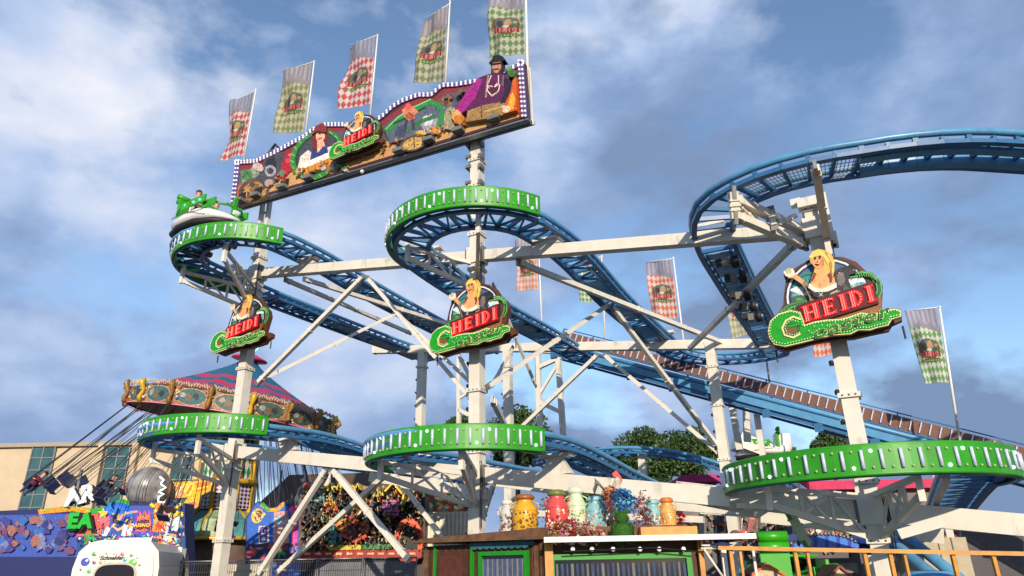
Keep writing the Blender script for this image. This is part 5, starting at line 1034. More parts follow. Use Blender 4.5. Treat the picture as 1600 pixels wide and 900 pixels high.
# ================================================================ TREES
LEAF = [mat('leaf %d' % i, c, .6, var=.3, scale=3) for i, c in enumerate([(.028, .070, .014), (.045, .10, .020), (.075, .13, .026), (.034, .075, .016)])]
BARK = mat('bark', (.10, .08, .06), .9, var=.3, scale=12, bump=.4)
def tree(x, y, Y, rx, ry, label, n=5200, seed=1, leaf=.26):
    """crown centred where (x, y) shows at distance Y; rx, ry in photo pixels"""
    n = int(n*1.9); rg = np.random.RandomState(seed); c = atY(x, y, Y); k = Y/1156; a, h = rx*k, ry*k; root = thing('tree', label, 'tree', (c[0], c[1], 0), 'trees behind the ride')
    b = MB(); b.tube([(c[0], c[1], 0), (c[0]+.1, c[1], c[2]-h*.9), (c[0], c[1], c[2]), (c[0]-.1, c[1], c[2]+h*.5)], [a*.09, a*.07, a*.045, a*.01], BARK, 8)
    lobes = []
    for i in range(34):
        d = rg.normal(size=3); d /= np.linalg.norm(d); d[2] = d[2]*.9+.1; q = c+d*np.array([a, a*.8, h])*rg.uniform(.3, .82); lobes.append((q, rg.uniform(.3, .5)*min(a, h)))
        if i < 12: b.tube([(c[0], c[1], c[2]-h*.6), (c+q)/2-[0, 0, h*.1], q], [a*.04, a*.025, a*.008], BARK, 5)
    b.build('trunk', root)
    m = MB(); per = n//len(lobes)
    for q, r in lobes:
        for _ in range(per):
            d = rg.normal(size=3); d /= np.linalg.norm(d); p = q+d*r*(rg.uniform(.3, 1.0)**.5)*np.array([1.1, 1.1, .9]); u1 = rg.normal(size=3); u1 /= np.linalg.norm(u1); w = np.cross(u1, rg.normal(size=3)); w /= np.linalg.norm(w); s = leaf*rg.uniform(.6, 1.3)
            m.add([p-u1*s*.5, p+w*s*.3, p+u1*s*.5, p-w*s*.3], [(0, 1, 2, 3)], LEAF[rg.randint(4)])
    m.build('crown', root, fix=False)
tree(806, 690, 48, 52, 62, 'tall tree seen between the middle column and the lattice tower', 6500, 3)
tree(716, 672, 52, 30, 26, 'small bushy tree just left of the middle column', 2200, 4)
tree(1010, 722, 50, 60, 50, 'broad left-hand tree of the pair behind the low blue arch', 6500, 5)
tree(1078, 712, 54, 56, 44, 'right-hand tree of the pair behind the low blue arch', 6000, 6)
tree(1296, 706, 50, 46, 36, 'tree behind the largest sign column, above the lower right green band', 4600, 7)
tree(1232, 716, 58, 26, 20, 'low treetop left of the largest sign column', 1800, 8)
tree(1350, 712, 56, 40, 26, 'low rounded treetop under the end of the lift hill', 2600, 12)
tree(900, 800, 60, 60, 60, 'dark tree low behind the flower-topped kiosk', 4000, 9)
tree(1100, 830, 34, 22, 24, 'green bush between the kiosk cans and the station', 1500, 10, .2)

# ================================================================ RIGHT BACKGROUND: awnings, stalls
def awning(x0, x1, yt, yb, Y, c, label):
    a, q = atY(x0, yt, Y), atY(x1, yt, Y); zb_ = atY(x0, yb, Y)[2]; root = thing('stall', label, 'stall', ((a[0]+q[0])/2, Y, 0)); m = MB(); cm = mat('awning_%d_%d_%d' % c, c, .7, var=.2, scale=4)
    m.prism([(a[0], zb_), (q[0], zb_), (q[0], a[2]-.15), (q[0]-.3, a[2]), (a[0]+.3, a[2]), (a[0], a[2]-.15)], Frame((0, Y, 0), (1, 0, 0), Z, (0, -1, 0)), -3, 0, cm); m.build('awning', root)
    m = MB(); m.box(((a[0]+q[0])/2, Y+1.8, zb_/2), (q[0]-a[0]-.4, 2.6, zb_), mat('stall body', (120, 110, 104), .7, var=.4, scale=1.2)); m.build('body', root)
awning(1058, 1128, 742, 754, 34, (176, 40, 110), 'stall with a magenta awning right of the low blue arch')
awning(1236, 1500, 752, 766, 34, (196, 44, 92), 'long stall with a pink awning behind the lower right green band')
rng = random.Random(8)
base = [(1140, 792), (1230, 790), (1330, 794), (1420, 800), (1600, 806), (1600, 935), (1100, 935), (1100, 800)]
ops = [(base, (78, 74, 78))] + [(stroke([(x_, 796+rng.uniform(0, 12)), (x_+rng.uniform(-3, 3), 850)], rng.uniform(1, 3)), rng.choice([(150, 150, 156), (60, 66, 90), (110, 84, 66), (190, 186, 176), (44, 44, 60), (120, 60, 60)])) for x_ in [rng.uniform(1104, 1500) for _ in range(130)]]
ops += [(blob(rng.uniform(1105, 1500), rng.uniform(800, 868), rng.uniform(1.5, 4.5), rng, 8, .4), rng.choice([(210, 200, 170), (90, 80, 70), (60, 90, 60), (160, 120, 80), (50, 50, 60), (190, 70, 60)]), rng.uniform(0, .1)) for _ in range(260)]
ops += [(ell(1170, 806, 8, 10), (190, 110, 90)), (ell(1392, 806, 40, 9), (196, 176, 120)), ([(1168, 812), (1176, 812), (1178, 832), (1166, 832)], (150, 70, 60))]
facade('gift_stall', 'cluttered grey gift stall hung with small goods behind the station', 'stall', 27, base, ops, .2, shape=(80, 76, 80))
def blue_hood(x0, x1, yt, yb, Y, label):
    m = MB(); root = None; pts = []; n = 18
    for i in range(n+1):
        t = i/n; x = x0+(x1-x0)*t; pts.append((x, yb-(yb-yt)*math.sin(math.pi*min(max(t, .02), .98))**.5))
    P = [atY(x, y, Y) for x, y in pts]; B_ = [atY(x, yb+4, Y) for x, y in pts]; c1, c2 = mat('royal blue vinyl', (26, 66, 170), .35, var=.15), mat('mid blue vinyl', (60, 120, 214), .35, var=.15)
    for i in range(n):
        m.add([P[i], P[i+1], P[i+1]+[0, 2.2, .1], P[i]+[0, 2.2, .1]], [(0, 1, 2, 3)], c1); m.add([B_[i], B_[i+1], P[i+1], P[i]], [(0, 1, 2, 3)], c2 if i % 3 else c1)
        m.add([P[i]+[0, 2.2, .1], P[i+1]+[0, 2.2, .1], B_[i+1]+[0, 2.2, 0], B_[i]+[0, 2.2, 0]], [(0, 1, 2, 3)], c1); m.ball(P[i]+[0, -.02, .03], .05, STEEL, 6)
    for i in (1, n-1): m.tube([np.array([B_[i][0], Y+.3, 0]), B_[i]+[0, .3, 0]], .06, STEEL, 6)
    tag(m.build('canopy'), label, 'canopy')
blue_hood(1236, 1342, 836, 856, 21, 'rounded blue vinyl canopy left of the right-hand column')
blue_hood(1376, 1432, 834, 856, 20, 'rounded blue vinyl canopy right of the right-hand column')
b = MB(); q = atY(1312, 872, 16); b.box((q[0], 16.7, q[2]/2), (.92, 1.2, q[2]), mat('dark grey cabinet', (66, 66, 72), .5, var=.15)); b.box((q[0], 16.05, q[2]-.2), (.7, .1, .2), GREYM); tag(b.build('cabinet'), 'dark grey cabinet behind the wooden rail', 'cabinet')
b = MB(); q = atY(1458, 840, 19); b.box((q[0]+.3, 19.8, q[2]/2), (1.2, 1.4, q[2]), mat('beige booth', (176, 164, 140), .6, var=.12)); 
for d_ in (-.15, .2): b.box((q[0]+.3+d_, 19.08, q[2]/2), (.02, .03, q[2]), GREYM)
tag(b.build('booth'), 'beige panelled booth at the right edge behind the wooden rail', 'booth')
b = MB(); b.tube([atY(1350, 815, 15.5), atY(1400, 852, 14.5), atY(1440, 885, 13.8), atY(1500, 930, 13)], .11, BLUE, 8); b.tube([atY(1370, 805, 15.9), atY(1430, 850, 14.9), atY(1500, 905, 13.6)], .11, BLUE, 8)
tag(b.build('slide_rails'), 'pair of blue tubular rails sloping down behind the wooden rail at the right', 'rails')
b = MB(); q = atY(1450, 900, 12.5); b.lathe(q-[0, 0, .5], [(.42, 0), (.45, .4), (.4, .52), (.3, .58)], BLUE, 20); tag(b.build('round_bin'), 'blue round drum low at the bottom right behind the wooden rail', 'drum')

# ================================================================ MOTORHOME
MH = mat('cream motorhome body', (226, 222, 208), .3, var=.04, scale=2, spec=.6)
RR = np.array([-10.2, 21.0, 0]); hd_ = nrm([-.27, .96, 0]); rt_ = nrm([.96, .27, 0]); mh = thing('motorhome', 'white motorhome with coloured balls printed round its dark rear window', 'motorhome', RR)
zt = 2.93; wdt = 2.15
fr = Frame(RR-rt_*wdt/2, rt_, Z, -hd_)
outl = [(-wdt/2, .5), (wdt/2, .5), (wdt/2+.02, 2.2), (wdt/2-.06, 2.62), (wdt/2-.28, 2.86), (wdt/2-.6, zt), (-wdt/2+.6, zt), (-wdt/2+.28, 2.86), (-wdt/2+.06, 2.62), (-wdt/2-.02, 2.2)]
m = MB(); m.prism(outl, fr, -4.2, 0, MH); inn_ = [(x*.88, .6+(y-.6)*.94) for x, y in outl]; m.prism(inn_, fr, 0, .05, MH); 
side = Frame(RR+rt_*.03, hd_, Z, rt_)
for i in range(9): m.bar(side(.4, .9+i*.17)+side.n*.0, side(4.1, .9+i*.17), .025, .02, MH)
m.prism([(4.2, .5), (4.2, 2.82), (4.9, 2.6), (5.9, 1.9), (6.5, 1.4), (6.6, .5)], Frame(RR, hd_, Z, rt_), -wdt+.1, -.1, MH); body = m.build('body', mh)
m = MB(); wn = [(math.cos(t)*.50, 1.86+math.sin(t)*.42) for t in np.linspace(0, 2*math.pi, 24, endpoint=False)]; wn = [(math.copysign(abs(x/.5)**.55*.5, x), 1.86+math.copysign(abs((y-1.86)/.42)**.55*.42, y-1.86)) for x, y in wn]
m.prism(grow(wn, .06), fr, .05, .07, mat('window rim', (180, 174, 160), .4)); m.prism(wn, fr, .07, .085, mat('dark tinted window', (26, 22, 24), .08, spec=.8)); m.build('rear_window', mh)
m = MB(); cr_ = atY(178, 878, 20.3)
def mhp(x, y): r = ray(x, y); t = ((fr.o-CAM)@fr.n+.06)/(r@fr.n); p = CAM+r*t-fr.o; return (p@fr.a, p[2])
for x, y, r, c in ((133, 878, .11, (30, 60, 180)), (207, 880, .11, (70, 190, 40)), (147, 866, .055, (30, 130, 60)), (191, 866, .05, (210, 40, 70)), (147, 879, .05, (110, 50, 120)), (157, 879, .045, (226, 120, 50)), (195, 875, .055, (40, 160, 190)), (205, 868, .04, (40, 120, 60)), (139, 893, .055, (60, 170, 50)), (156, 870, .025, (80, 150, 190)), (166, 865, .025, (40, 120, 60)), (178, 866, .025, (230, 130, 60)), (182, 867, .02, (200, 60, 60)), (214, 872, .02, (190, 40, 70)), (218, 883, .035, (200, 50, 80)), (126, 890, .03, (60, 40, 90)), (187, 879, .02, (200, 70, 60)), (172, 879, .018, (60, 90, 60)), (163, 878, .018, (90, 120, 60)), (197, 890, .02, (150, 170, 200))):
    a_, z_ = mhp(x, y); m.prism(ell(a_, z_, r, r, 0, 20), fr, .045, .06, paint(c)); m.prism(ell(a_+r*.35, z_+r*.35, r*.35, r*.3, 30, 12), fr, .055, .066, paint((236, 240, 244)))
m.build('printed_balls', body)
m = MB(); a_, z_ = mhp(174, 874.5); add_text(m, 'Schneider', .15, fr, a_, z_, .06, BLK, .3, .006, .004); m.build('lettering', body)
m = MB(); m.prism([(4.25, 1.3), (4.25, 2.78), (4.95, 2.52), (5.9, 1.8), (5.9, 1.3)], side, -.2, .0, mat('grey cab panel', (120, 126, 136), .3)); m.prism([(4.5, 1.4), (4.5, 2.2), (5.0, 2.15), (5.6, 1.75), (5.6, 1.4)], side, .0, .03, mat('green tinted glass', (110, 130, 110), .1, spec=.8)); m.prism([(4.2, .55), (4.28, .55), (4.28, 2.8), (4.2, 2.8)], side, 0, .03, DARK); m.build('cab_window', mh)
m = MB(); m.box(side(3.7, 2.35), (.16, .02, .16), DARK, hd_, Z); m.build('side_vent', mh)
for s_ in (.9, 5.2):
    m = MB(); m.tube([side(s_, .36)-side.n*.3, side(s_, .36)-side.n*.02], .36, DARK, 18); m.tube([side(s_, .36)-side.n*.1, side(s_, .36)], .2, STEEL, 12); m.build('wheel', mh)
    m = MB(); m.tube([side(s_, .36)-side.n*(wdt-.05), side(s_, .36)-side.n*(wdt-.3)], .36, DARK, 18); m.build('wheel', mh)
m = MB(); m.box(fr(0, zt+.06)-fr.n*2.2, (.9, 1.0, .12), MH, rt_, hd_); m.build('roof_hatch', mh)

# ================================================================ SITE FENCE
gfn = 'wire mesh fence panels along the bottom'
FX = [atY(x, 880, 24.5)[0] for x in (282, 352, 424, 496, 568, 652)]; TARP = [None, 'cream', None, 'grey', 'grey']
desc = ['open wire mesh fence panel just right of the white motorhome', 'wire mesh fence panel over pale cloth, left of the first white brace foot', 'open wire mesh fence panel before the game stall and ghost ride', 'mesh fence panel lined with grey sheet below the ghost ride, left one', 'mesh fence panel lined with grey sheet nearest the kiosk']
for i in range(5):
    x0, x1 = FX[i]+.03, FX[i+1]-.03; root = thing('fence_panel', desc[i], 'fence', ((x0+x1)/2, 24.5, 0), gfn); H_ = 2.38
    b = MB()
    for x in (x0, x1): b.tube([(x, 24.5, 0), (x, 24.5, H_)], .025, STEEL, 6)
    for z in (.15, H_-.02): b.tube([(x0, 24.5, z), (x1, 24.5, z)], .022, STEEL, 6)
    b.build('frame', root); b = MB(); x = x0+.06
    while x < x1: b.tube([(x, 24.5, .15), (x, 24.5, H_)], .006, STEEL, 4); x += .075
    for k in range(9): b.tube([(x0, 24.49, .2+k*.26), (x1, 24.49, .2+k*.26)], .006, STEEL, 4)
    b.build('wire_mesh', root)
    if TARP[i]: b = MB(); b.box(((x0+x1)/2, 24.58, 1.15), (x1-x0-.1, .03, 2.2), mat('tarp '+TARP[i], (196, 188, 170) if TARP[i] == 'cream' else (104, 108, 116), .7, var=.3, scale=2.5)); b.build('sheet', root)

# ================================================================ KIOSK
WOOD = mat('weathered brown boards', (110, 78, 54), .8, var=.4, scale=7, bump=.4); WOODD = mat('dark brown boards', (74, 44, 28), .7, var=.35, scale=8, bump=.3); ORW = mat('varnished orange pine', (200, 138, 52), .45, var=.25, scale=7, bump=.1)
KG = mat('kiosk green paint', (30, 140, 24), .4, var=.12)
kio = thing('kiosk', 'wooden kiosk with green window frames and a roof crowded with milk cans and flowers', 'kiosk', (.8, 13, 0))
k1 = np.array([.49, 12.6, 0]); k0 = np.array([-1.83, 14.6, 0]); kd = nrm(k1-k0); kn = np.array([kd[1], -kd[0], 0]); LK = np.linalg.norm(k1-k0); lf = Frame(k0, kd, Z, kn)
k2 = np.array([atY(1094, 860, 12.5)[0], 12.5, 0])
b = MB(); b.prism([(0, 0), (LK, 0), (LK, 2.5), (0, 2.46)], lf, -2.2, 0, WOODD); b.box(((k1[0]+k2[0])/2, 13.7, 1.24), (k2[0]-k1[0], 2.2, 2.46), WOODD)
for i in range(17): b.bar(lf(i*LK/17+.08, .2)+kn*.0, lf(i*LK/17+.08, 2.44), .02, .02, WOOD, up=kn)
b.build('walls', kio)
b = MB(); b.prism([(-.12, 2.52), (LK+.02, 2.50), (LK+.05, 2.68), (.1, 2.60)], lf, -2.6, .22, WOOD); b.bar(lf(-.1, 2.55)+kn*.24, lf(LK+.05, 2.52)+kn*.24, .03, .05, WOOD); b.build('roof', kio)
b = MB(); xr0, xr1 = k1[0]-.02, atY(1178, 853, 12.2)[0]
b.box(((xr0+xr1)/2, 13.3, 2.46), (xr1-xr0, 2.4, .05), mat('pale awning sheet', (222, 220, 214), .5, var=.08)); b.box(((xr0+xr1)/2, 12.09, 2.475), (xr1-xr0+.04, .04, .085), WHITE2); b.build('awning', kio)
def gframe(fr_, x0, x1, z0, z1, w=.07, inner=None):
    b = MB()
    for a_ in ([(x0, z0), (x1, z0), (x1, z0+w), (x0, z0+w)], [(x0, z1-w), (x1, z1-w), (x1, z1), (x0, z1)], [(x0, z0+w), (x0+w, z0+w), (x0+w, z1-w), (x0, z1-w)], [(x1-w, z0+w), (x1, z0+w), (x1, z1-w), (x1-w, z1-w)]): b.prism(a_, fr_, 0, .07, KG)
    o = b.build('window_frame', kio); b = MB(); b.prism([(x0+w, z0+w), (x1-w, z0+w), (x1-w, z1-w), (x0+w, z1-w)], fr_, .0, .015, mat('dark window glass', (20, 22, 28), .1, spec=.8)); b.build('glass', o)
    b = MB(); n = 26
    for k in range(n): x = x0+w+(x1-x0-2*w)*(k+.5)/n; b.tube([fr_(x, z1-w-.06)+fr_.n*.02, fr_(x+.01, z0+w)+fr_.n*(.02+.012*(k % 2))], .018+.008*(k % 2), mat('blue striped curtain', (70, 84, 118), .8, var=.3, scale=12) if k % 3 else mat('white curtain', (120, 122, 128), .8), 5)
    b.build('curtain', o); return o
gframe(lf, LK*.50, LK*.88, 1.1, 2.33)
b = MB(); b.prism([(LK*.13, .1), (LK*.40, .1), (LK*.40, 2.36), (LK*.13, 2.36)], lf, 0, .05, WOODD); b.prism([(LK*.16, .2), (LK*.37, .2), (LK*.37, 2.28), (LK*.16, 2.28)], lf, .05, .07, mat('red brown door', (92, 48, 30), .5, var=.3, scale=10)); b.build('door', kio)
for t in (.02, .105, .43, .93):
    b = MB(); b.prism([(LK*t, .1), (LK*t+.05, .1), (LK*t+.05, 2.46), (LK*t, 2.46)], lf, 0, .06, KG if t in (.105, .43) else WOOD); b.build('post', kio)
b = MB()
for i in range(9): b.prism(ell(LK*(.47+.05*i), 2.42, .075, .055, 0, 12, 180, 360), lf, .03, .08, mat('teal valance', (50, 108, 122), .6, var=.25, scale=9))
b.prism([(LK*.43, 2.41), (LK*.93, 2.41), (LK*.93, 2.49), (LK*.43, 2.49)], lf, .03, .07, mat('teal valance', (50, 108, 122), .6)); b.build('valance', kio)
ff = Frame((0, 12.58, 0), (1, 0, 0), Z, (0, -1, 0)); gframe(ff, atY(858, 880, 12.5)[0], atY(1082, 880, 12.5)[0], 1.05, 2.25, .09)
b = MB(); b.bar((k1[0]+.05, 12.5, 0), (k1[0]+.05, 12.5, 2.44), .14, .1, ORW, up=(0, 1, 0)); b.build('post', kio); b = MB(); b.bar((k2[0], 12.5, 0), (k2[0], 12.5, 2.44), .08, .1, ORW, up=(0, 1, 0)); b.build('post', kio)
b = MB(); q0, q1 = atY(1003, 840, 12.45), atY(1092, 840, 12.45); b.box(((q0[0]+q1[0])/2, 12.9, 2.58), (q1[0]-q0[0], .8, .17), ORW); b.box(((xr0+q1[0])/2-.2, 13.2, 2.62), (q1[0]-xr0+.2, .9, .16), WOOD); b.build('roof_shelf', kio)
b = MB()
for x in (895, 925, 958, 1000, 1030, 1068): p = atY(x, 858, 12.35); b.ball(p, .04, BULB, 8)
b.tube([atY(880, 862, 12.3), atY(1020, 856, 12.3), atY(1090, 862, 12.3)], .012, DARK, 5); b.build('lamp_string', kio)

def can(x, yb, yt, w, Y, c, c2, label, lid=None, hnd=False):
    p = atY(x, yb, Y); top = atY(x, yt, Y)[2]-p[2]; r = w/2*Y/1156; root = thing('milk_can', label, 'milk can', p, 'painted milk cans on the kiosk roof'); H_ = top
    mm_ = mat('can_%d_%d_%d' % c, c, .35, var=.18, scale=9); b = MB(); b.lathe(p, [(.001, 0), (r*.95, 0), (r, .03), (r, H_*.5), (r*.96, H_*.62), (r*.66, H_*.76), (r*.6, H_*.8), (r*.62, H_*.86)], mm_, 20)
    for h_ in (.06, .55): b.lathe(p+Z*H_*h_, [(r*.99, 0), (r*1.04, .012), (r*.99, .024)], mm_, 20)
    o = b.build('body', root); lm = mat('lid_%d_%d_%d' % (lid or c), lid or c, .4, var=.15)
    b = MB(); b.lathe(p+Z*H_*.84, [(r*.62, 0), (r*.78, .02), (r*.8, H_*.09), (r*.55, H_*.15), (.001, H_*.16)], lm, 18); b.build('lid', root)
    rg = random.Random(int(x)); b = MB()
    for _ in range(46):
        a_ = rg.uniform(math.pi*1.02, math.pi*1.98); h_ = rg.uniform(.08, .52)*H_; q = p+np.array([math.cos(a_)*r*1.0, math.sin(a_)*r*1.0, h_]); b.ball(q, rg.uniform(.012, .03), paint(rg.choice(c2)), 6, (1, .5, 1))
    b.build('painted_flowers', o)
    for s in (-1, 1): b = MB(); b.tube([p+np.array([s*r*.62, 0, H_*.80]), p+np.array([s*r*1.1, 0, H_*.74]), p+np.array([s*r*1.0, 0, H_*.6])], .014, mm_, 6); b.build('handle', root)
can(793, 834, 781, 24, 13.4, (196, 192, 184), [(120, 70, 70), (150, 140, 130), (90, 70, 90)], 'slim white painted can, leftmost on the kiosk roof', (210, 206, 196))
can(821, 833, 772, 40, 13.1, (216, 162, 34), [(150, 90, 30), (110, 70, 40), (60, 90, 40)], 'yellow milk can with brown lid at the left end of the kiosk roof', (150, 90, 40))
can(872, 832, 765, 38, 13.3, (206, 74, 72), [(240, 200, 160), (230, 160, 120), (120, 40, 40), (240, 226, 200)], 'red milk can with green rim, left of the pale green one', (110, 120, 60))
can(902, 830, 761, 33, 13.4, (196, 214, 176), [(210, 80, 60), (60, 120, 60), (90, 130, 170), (220, 180, 90)], 'pale green flower-painted milk can, tallest of the row', (206, 224, 190))
can(932, 831, 775, 32, 13.3, (132, 178, 184), [(170, 200, 200), (214, 130, 90), (90, 130, 140)], 'light blue milk can left of the rooster', (140, 190, 196))
can(1023, 834, 780, 30, 13.2, (136, 184, 182), [(220, 226, 210), (190, 80, 90), (90, 130, 130)], 'light blue milk can right of the blue hydrangea', (140, 190, 190))
can(1046, 834, 777, 27, 13.1, (214, 160, 84), [(236, 200, 120), (190, 100, 50), (240, 220, 180)], 'orange milk can with orange lid at the right end of the row', (206, 116, 50))
can(962, 833, 792, 20, 13.6, (206, 196, 180), [(190, 120, 80), (140, 90, 70)], 'small cream can half hidden behind the moss figure', (200, 190, 176))
# flowers
def flowers(name, label, pts, cols, Y, n, r0=.03, green=True, seed=2, cat='flowers'):
    """posy: each bloom a knot of small petals, leaves between"""
    rg = random.Random(seed); b = MB(); lf_ = MB(); cen = []
    for _ in range(n):
        (x, y, rx, ry) = rg.choice(pts); t = rg.uniform(0, 6.28); q = rg.random()**.5; p = atY(x+rx*q*math.cos(t), y+ry*q*math.sin(t), Y+rg.uniform(-.15, .15)); cen.append(p); c = rg.choice(cols); r = r0*rg.uniform(.7, 1.4)
        for k in range(7):
            a_ = rg.uniform(0, 6.28); e = rg.uniform(-.6, 1); d = np.array([math.cos(a_), math.sin(a_)*.8-.3, e]); d = nrm(d); s = nrm(np.cross(d, (0.3, 0.2, 1))); u_ = np.cross(s, d)
            b.add([p, p+d*r+s*r*.6, p+d*r*1.3+u_*r*.2, p+d*r-s*r*.6], [(0, 1, 2, 3)], paint(c))
        if green and rg.random() < .5: d = nrm([rg.uniform(-1, 1), rg.uniform(-1, .2), rg.uniform(-1, 1)]); s = nrm(np.cross(d, (0, .3, 1))); lf_.add([p, p+d*r*1.6+s*r*.5, p+d*r*2.6, p+d*r*1.6-s*r*.5], [(0, 1, 2, 3)], LEAF[2])
    c0 = np.mean(cen, 0); root = thing(name, label, cat, (c0[0], c0[1], min(q[2] for q in cen))); b.build('blooms', root, fix=False)
    if lf_.v: lf_.build('leaves', root, fix=False)
    return root
flowers('flower_arrangement', 'mass of white, pink, red and orange flowers along the front of the kiosk roof', [(872, 832, 12, 16), (890, 838, 14, 12), (908, 838, 20, 12), (930, 838, 14, 10), (890, 822, 10, 8), (917, 826, 12, 8), (866, 842, 8, 7)], [(232, 222, 190), (240, 234, 220), (240, 232, 214), (224, 130, 170), (232, 160, 186), (214, 90, 60), (230, 150, 80), (190, 60, 70), (240, 206, 190)], 12.35, 900, .038, seed=4)
flowers('hydrangea', 'round light blue hydrangea above the green moss figure', [(973, 784, 18, 19)], [(96, 170, 214), (130, 196, 226), (70, 140, 200)], 12.7, 230, .034, False, 5)
flowers('flower_bunch', 'pink and orange bunch under the rooster', [(952, 772, 10, 12), (956, 790, 10, 12)], [(226, 140, 80), (214, 110, 120), (236, 200, 150), (190, 80, 60)], 12.8, 120, .03, seed=6)
flowers('flower_bunch', 'loose dark pink sprays between the hydrangea and the light blue can', [(998, 800, 10, 26), (1004, 786, 12, 20), (1012, 812, 8, 16)], [(176, 80, 110), (206, 130, 140), (120, 60, 80), (196, 60, 70), (200, 170, 160)], 12.8, 160, .022, seed=7)
flowers('red_flower', 'single red bloom right of the orange milk can', [(1064, 810, 5, 7)], [(206, 30, 40)], 13, 26, .03, False, 8, 'flower')
# moss figure
MO = mat('green moss', (44, 96, 20), .95, var=.5, scale=40, bump=.8); b = MB(); c = atY(973, 831, 12.4); s = 1/1156*12.4
for dx, dz, r, sc in ((0, 0, 15, (1, .8, 1.0)), (0, 21, 10.5, (1, .9, 1.0)), (-13, 4, 6, (.8, .8, 1.6)), (13, 4, 6, (.8, .8, 1.6)), (-8, -13, 7, (1, 1.2, .8)), (9, -13, 7, (1, 1.2, .8)), (-8, 30, 4, (1, .7, 1)), (8, 30, 4, (1, .7, 1))): b.ball(c+np.array([dx*s, 0, dz*s]), r*s, MO, 16, sc)
rg = random.Random(3)
for _ in range(1500):
    dx, dz, r, sc = rg.choice([(0, 0, 15, (1, .8, 1)), (0, 21, 10.5, (1, .9, 1)), (-13, 4, 6, (.8, .8, 1.6)), (13, 4, 6, (.8, .8, 1.6)), (0, -13, 12, (1, .8, .7))]); d = nrm([rg.gauss(0, 1), rg.gauss(0, 1), rg.gauss(0, 1)]); p = c+np.array([dx*s, 0, dz*s])+d*np.array(sc)*r*s; q = nrm(np.cross(d, (.2, .5, 1)))*.006
    b.add([p-q, p+q, p+d*.03], [(0, 1, 2)], LEAF[rg.randint(1, 2)])
tag(b.build('moss_figure', fix=False), 'green moss teddy-shaped figure sitting on the kiosk roof edge', 'figure')
# rooster
ro = thing('rooster', 'metal rooster with a red comb and grey curled tail above the blue hydrangea', 'rooster', atY(958, 800, 12.9)); s = 12.9/1156; f_ = Frame(atY(958, 772, 12.9), (s, 0, 0), (0, 0, s), (0, -1, 0))
m = MB(); m.prism([(-12, -2), (-4, 6), (2, 18), (6, 26), (10, 26), (13, 20), (12, 8), (8, -6), (0, -14), (-8, -12)], f_, -.05, .05, mat('speckled feathers', (176, 170, 150), .6, var=.5, scale=30)); 
for k in range(9): m.tube([f_(4+k*.8, 18-k), f_(-2-k*.3, 6-k*1.5), f_(-6+k, -4-k)], .012, paint(rg.choice([(220, 214, 190), (90, 110, 110), (60, 60, 64)])), 5)
m.build('body', ro)
m = MB(); m.prism([(3, 26), (0, 32), (4, 35), (7, 37), (10, 34), (12, 30), (15, 26), (16, 20), (14, 16), (12, 22), (10, 26)], f_, -.025, .03, paint((206, 26, 44))); m.build('comb', ro)
m = MB()
for k in range(6): m.tube([f_(-10, 0), f_(-18-k*1.2, 12+k*1.4), f_(-26-k*.4, 18+k*1.2), f_(-31+k, 8+k*2), f_(-30+k*1.2, -2+k*3)], [.012, .022, .024, .018, .006], mat('dark grey tail feathers', (84, 82, 80), .5, var=.3), 6)
m.build('tail', ro)
m = MB(); m.prism([(10, 24), (17, 22), (10, 20)], f_, -.02, .02, GOLD); m.build('beak', ro)
m = MB()
for d_ in (0, 5): m.tube([f_(d_, -12), f_(d_, -28)], .01, GOLD, 5)
m.build('legs', ro)
# small goods at the right end of the kiosk
for x, y, w, h, c, lb, nm in ((1104, 844, 9, 12, (120, 60, 60), 'small framed picture standing on the kiosk roof edge', 'picture'), (1126, 847, 14, 9, (40, 52, 96), 'navy cap lying on the kiosk roof edge', 'cap'), (1150, 842, 12, 16, (110, 84, 60), 'brown felt hat hanging beside the navy cap', 'hat')):
    p = atY(x, y, 12.3); k = 12.3/1156; b = MB()
    if nm == 'picture': b.box(p, (w*k*2, .03, h*k*1.4), WHITE2); b.box(p-[0, .02, 0], (w*k*1.6, .02, h*k), paint(c)); b.box(p-[0, .035, 0], (w*k*.6, .01, h*k*.6), paint((220, 180, 160)))
    else: b.lathe(p-Z*.05, [(w*k*1.3, 0), (w*k*1.25, .015), (w*k*.75, .03), (w*k*.7, h*k*.9), (w*k*.3, h*k*1.1), (.001, h*k*1.12)], mat(nm+' cloth', c, .8, var=.2), 16)
    tag(b.build(nm), lb, nm)

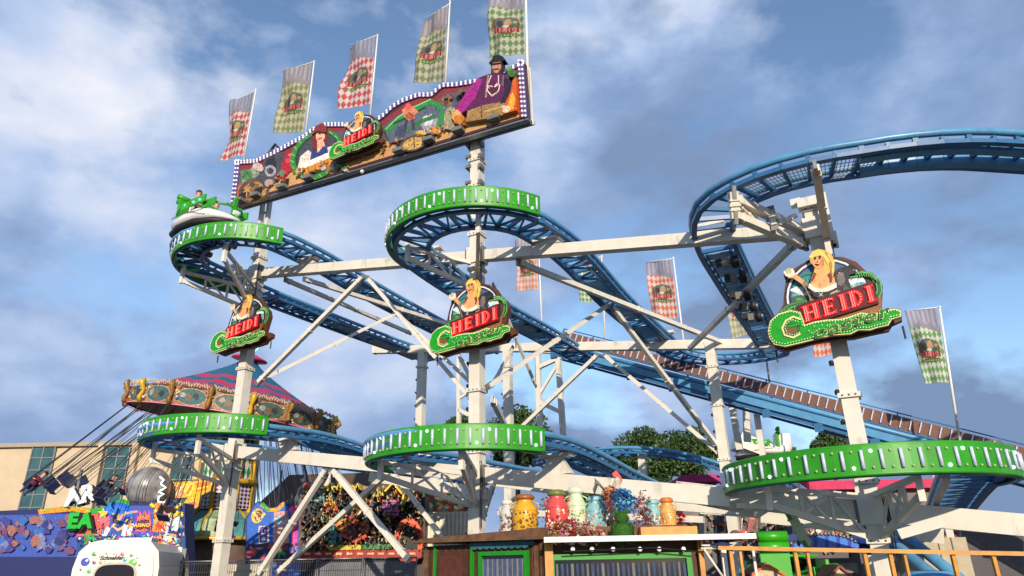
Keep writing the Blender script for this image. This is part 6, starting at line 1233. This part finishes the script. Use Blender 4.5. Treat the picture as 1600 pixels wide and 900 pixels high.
# ================================================================ WOODEN RAIL AND MODEL HOUSES
rl = thing('wooden_rail', 'varnished orange timber rail across the bottom right', 'railing', atY(1300, 886, 11.6)*np.array([1, 1, 0])); p0, p1 = atY(1122, 856, 12.0), atY(1640, 866, 11.0)
b = MB(); b.bar(p0, p1, .05, .06, ORW); b.build('top_rail', rl); b = MB(); b.bar(p0-Z*.6, p1-Z*.6, .05, .05, ORW); b.build('lower_rail', rl)
for x in (1144, 1160, 1252, 1272, 1364, 1404, 1426, 1500, 1560):
    t = (x-1122)/(1640-1122); q = p0+(p1-p0)*t; b = MB(); b.bar(np.array([q[0], q[1]+.05, 0]), q+np.array([0, .05, -.03]), .055 if x not in (1160, 1272, 1426) else .04, .055, ORW, up=(0, 1, 0)); b.build('post', rl)
b = MB(); a_ = atY(1095, 857, 12.3); q = atY(1176, 855, 12.3); b.tube([a_, q], .02, WHITE2, 6); b.tube([q, q-Z*1.5], .025, WHITE2, 6); b.tube([atY(1100, 858, 12.3), atY(1132, 905, 12.3)], .02, WHITE2, 6); b.bar(np.array([q[0]-.5, q[1], 0]), q*np.array([1, 1, 0])+[-.5, 0, 2.4], .08, .08, WHITE2, up=(0, 1, 0)); tag(b.build('barrier'), 'thin white barrier frame between the kiosk and the wooden rail', 'barrier')
for x, y, w, lb, c, c2 in ((1196, 882, 26, 'left model house with orange edged gable and timber walls behind the rail', (200, 96, 40), (196, 176, 140)), (1310, 885, 17, 'right model house with dark red edged gable behind the rail', (130, 60, 50), (190, 172, 150))):
    k = 12.6/1156; p = atY(x, y, 12.6); hs = thing('model_house', lb, 'model house', (p[0], p[1], 0), 'model houses behind the rail'); f_ = Frame(p, (k, 0, 0), (0, 0, k), (0, -1, 0))
    b = MB(); b.prism([(-w*.85, -14), (0, -1), (w*.85, -14), (w*.85, -60), (-w*.85, -60)], f_, -.5, 0, mat('model timber', c2, .7, var=.3, scale=12)); b.box(p-np.array([0, -.25, 1.2]), (.3, .3, 1.3), WOODD); b.build('wall', hs)
    b = MB()
    for s in (-1, 1): b.bar(f_(0, 1)+[0, -.03, 0], f_(s*w*1.05, -16)+[0, -.03, 0], .06, .035, paint(c)); b.obox((f_(0, 1)+f_(s*w*1.05, -16))/2+[0, .27, .01], (f_(s*w*1.05, -16)-f_(0, 1))/2, np.array([0, .3, 0]), nrm(np.cross(f_(s*w*1.05, -16)-f_(0, 1), [0, 1, 0]))*.012, WOODD)
    b.build('roof', hs)
# lamp pod cluster low by the right column and ivy-green stage plants
for x, y, Y, rx, ry, lb, sd in ((1212, 868, 17, 14, 22, 'tangle of green artificial ivy beside the station car', 31), (1240, 885, 17, 12, 16, 'low clump of artificial greenery behind the rail', 32)):
    rg = np.random.RandomState(sd); b = MB(); c = atY(x, y, Y); k = Y/1156
    for _ in range(900):
        p = c+rg.normal(size=3)*np.array([rx*k, .3, ry*k])*.55; u1 = nrm(rg.normal(size=3)); w = nrm(np.cross(u1, rg.normal(size=3))); s_ = .07; b.add([p-u1*s_, p+w*s_*.6, p+u1*s_, p-w*s_*.6], [(0, 1, 2, 3)], LEAF[rg.randint(4)] if rg.rand() < .7 else GREEN2)
    b.tube([np.array([c[0], c[1], 0]), c], .06, KG, 6)
    tag(b.build('ivy', fix=False), lb, 'plant')
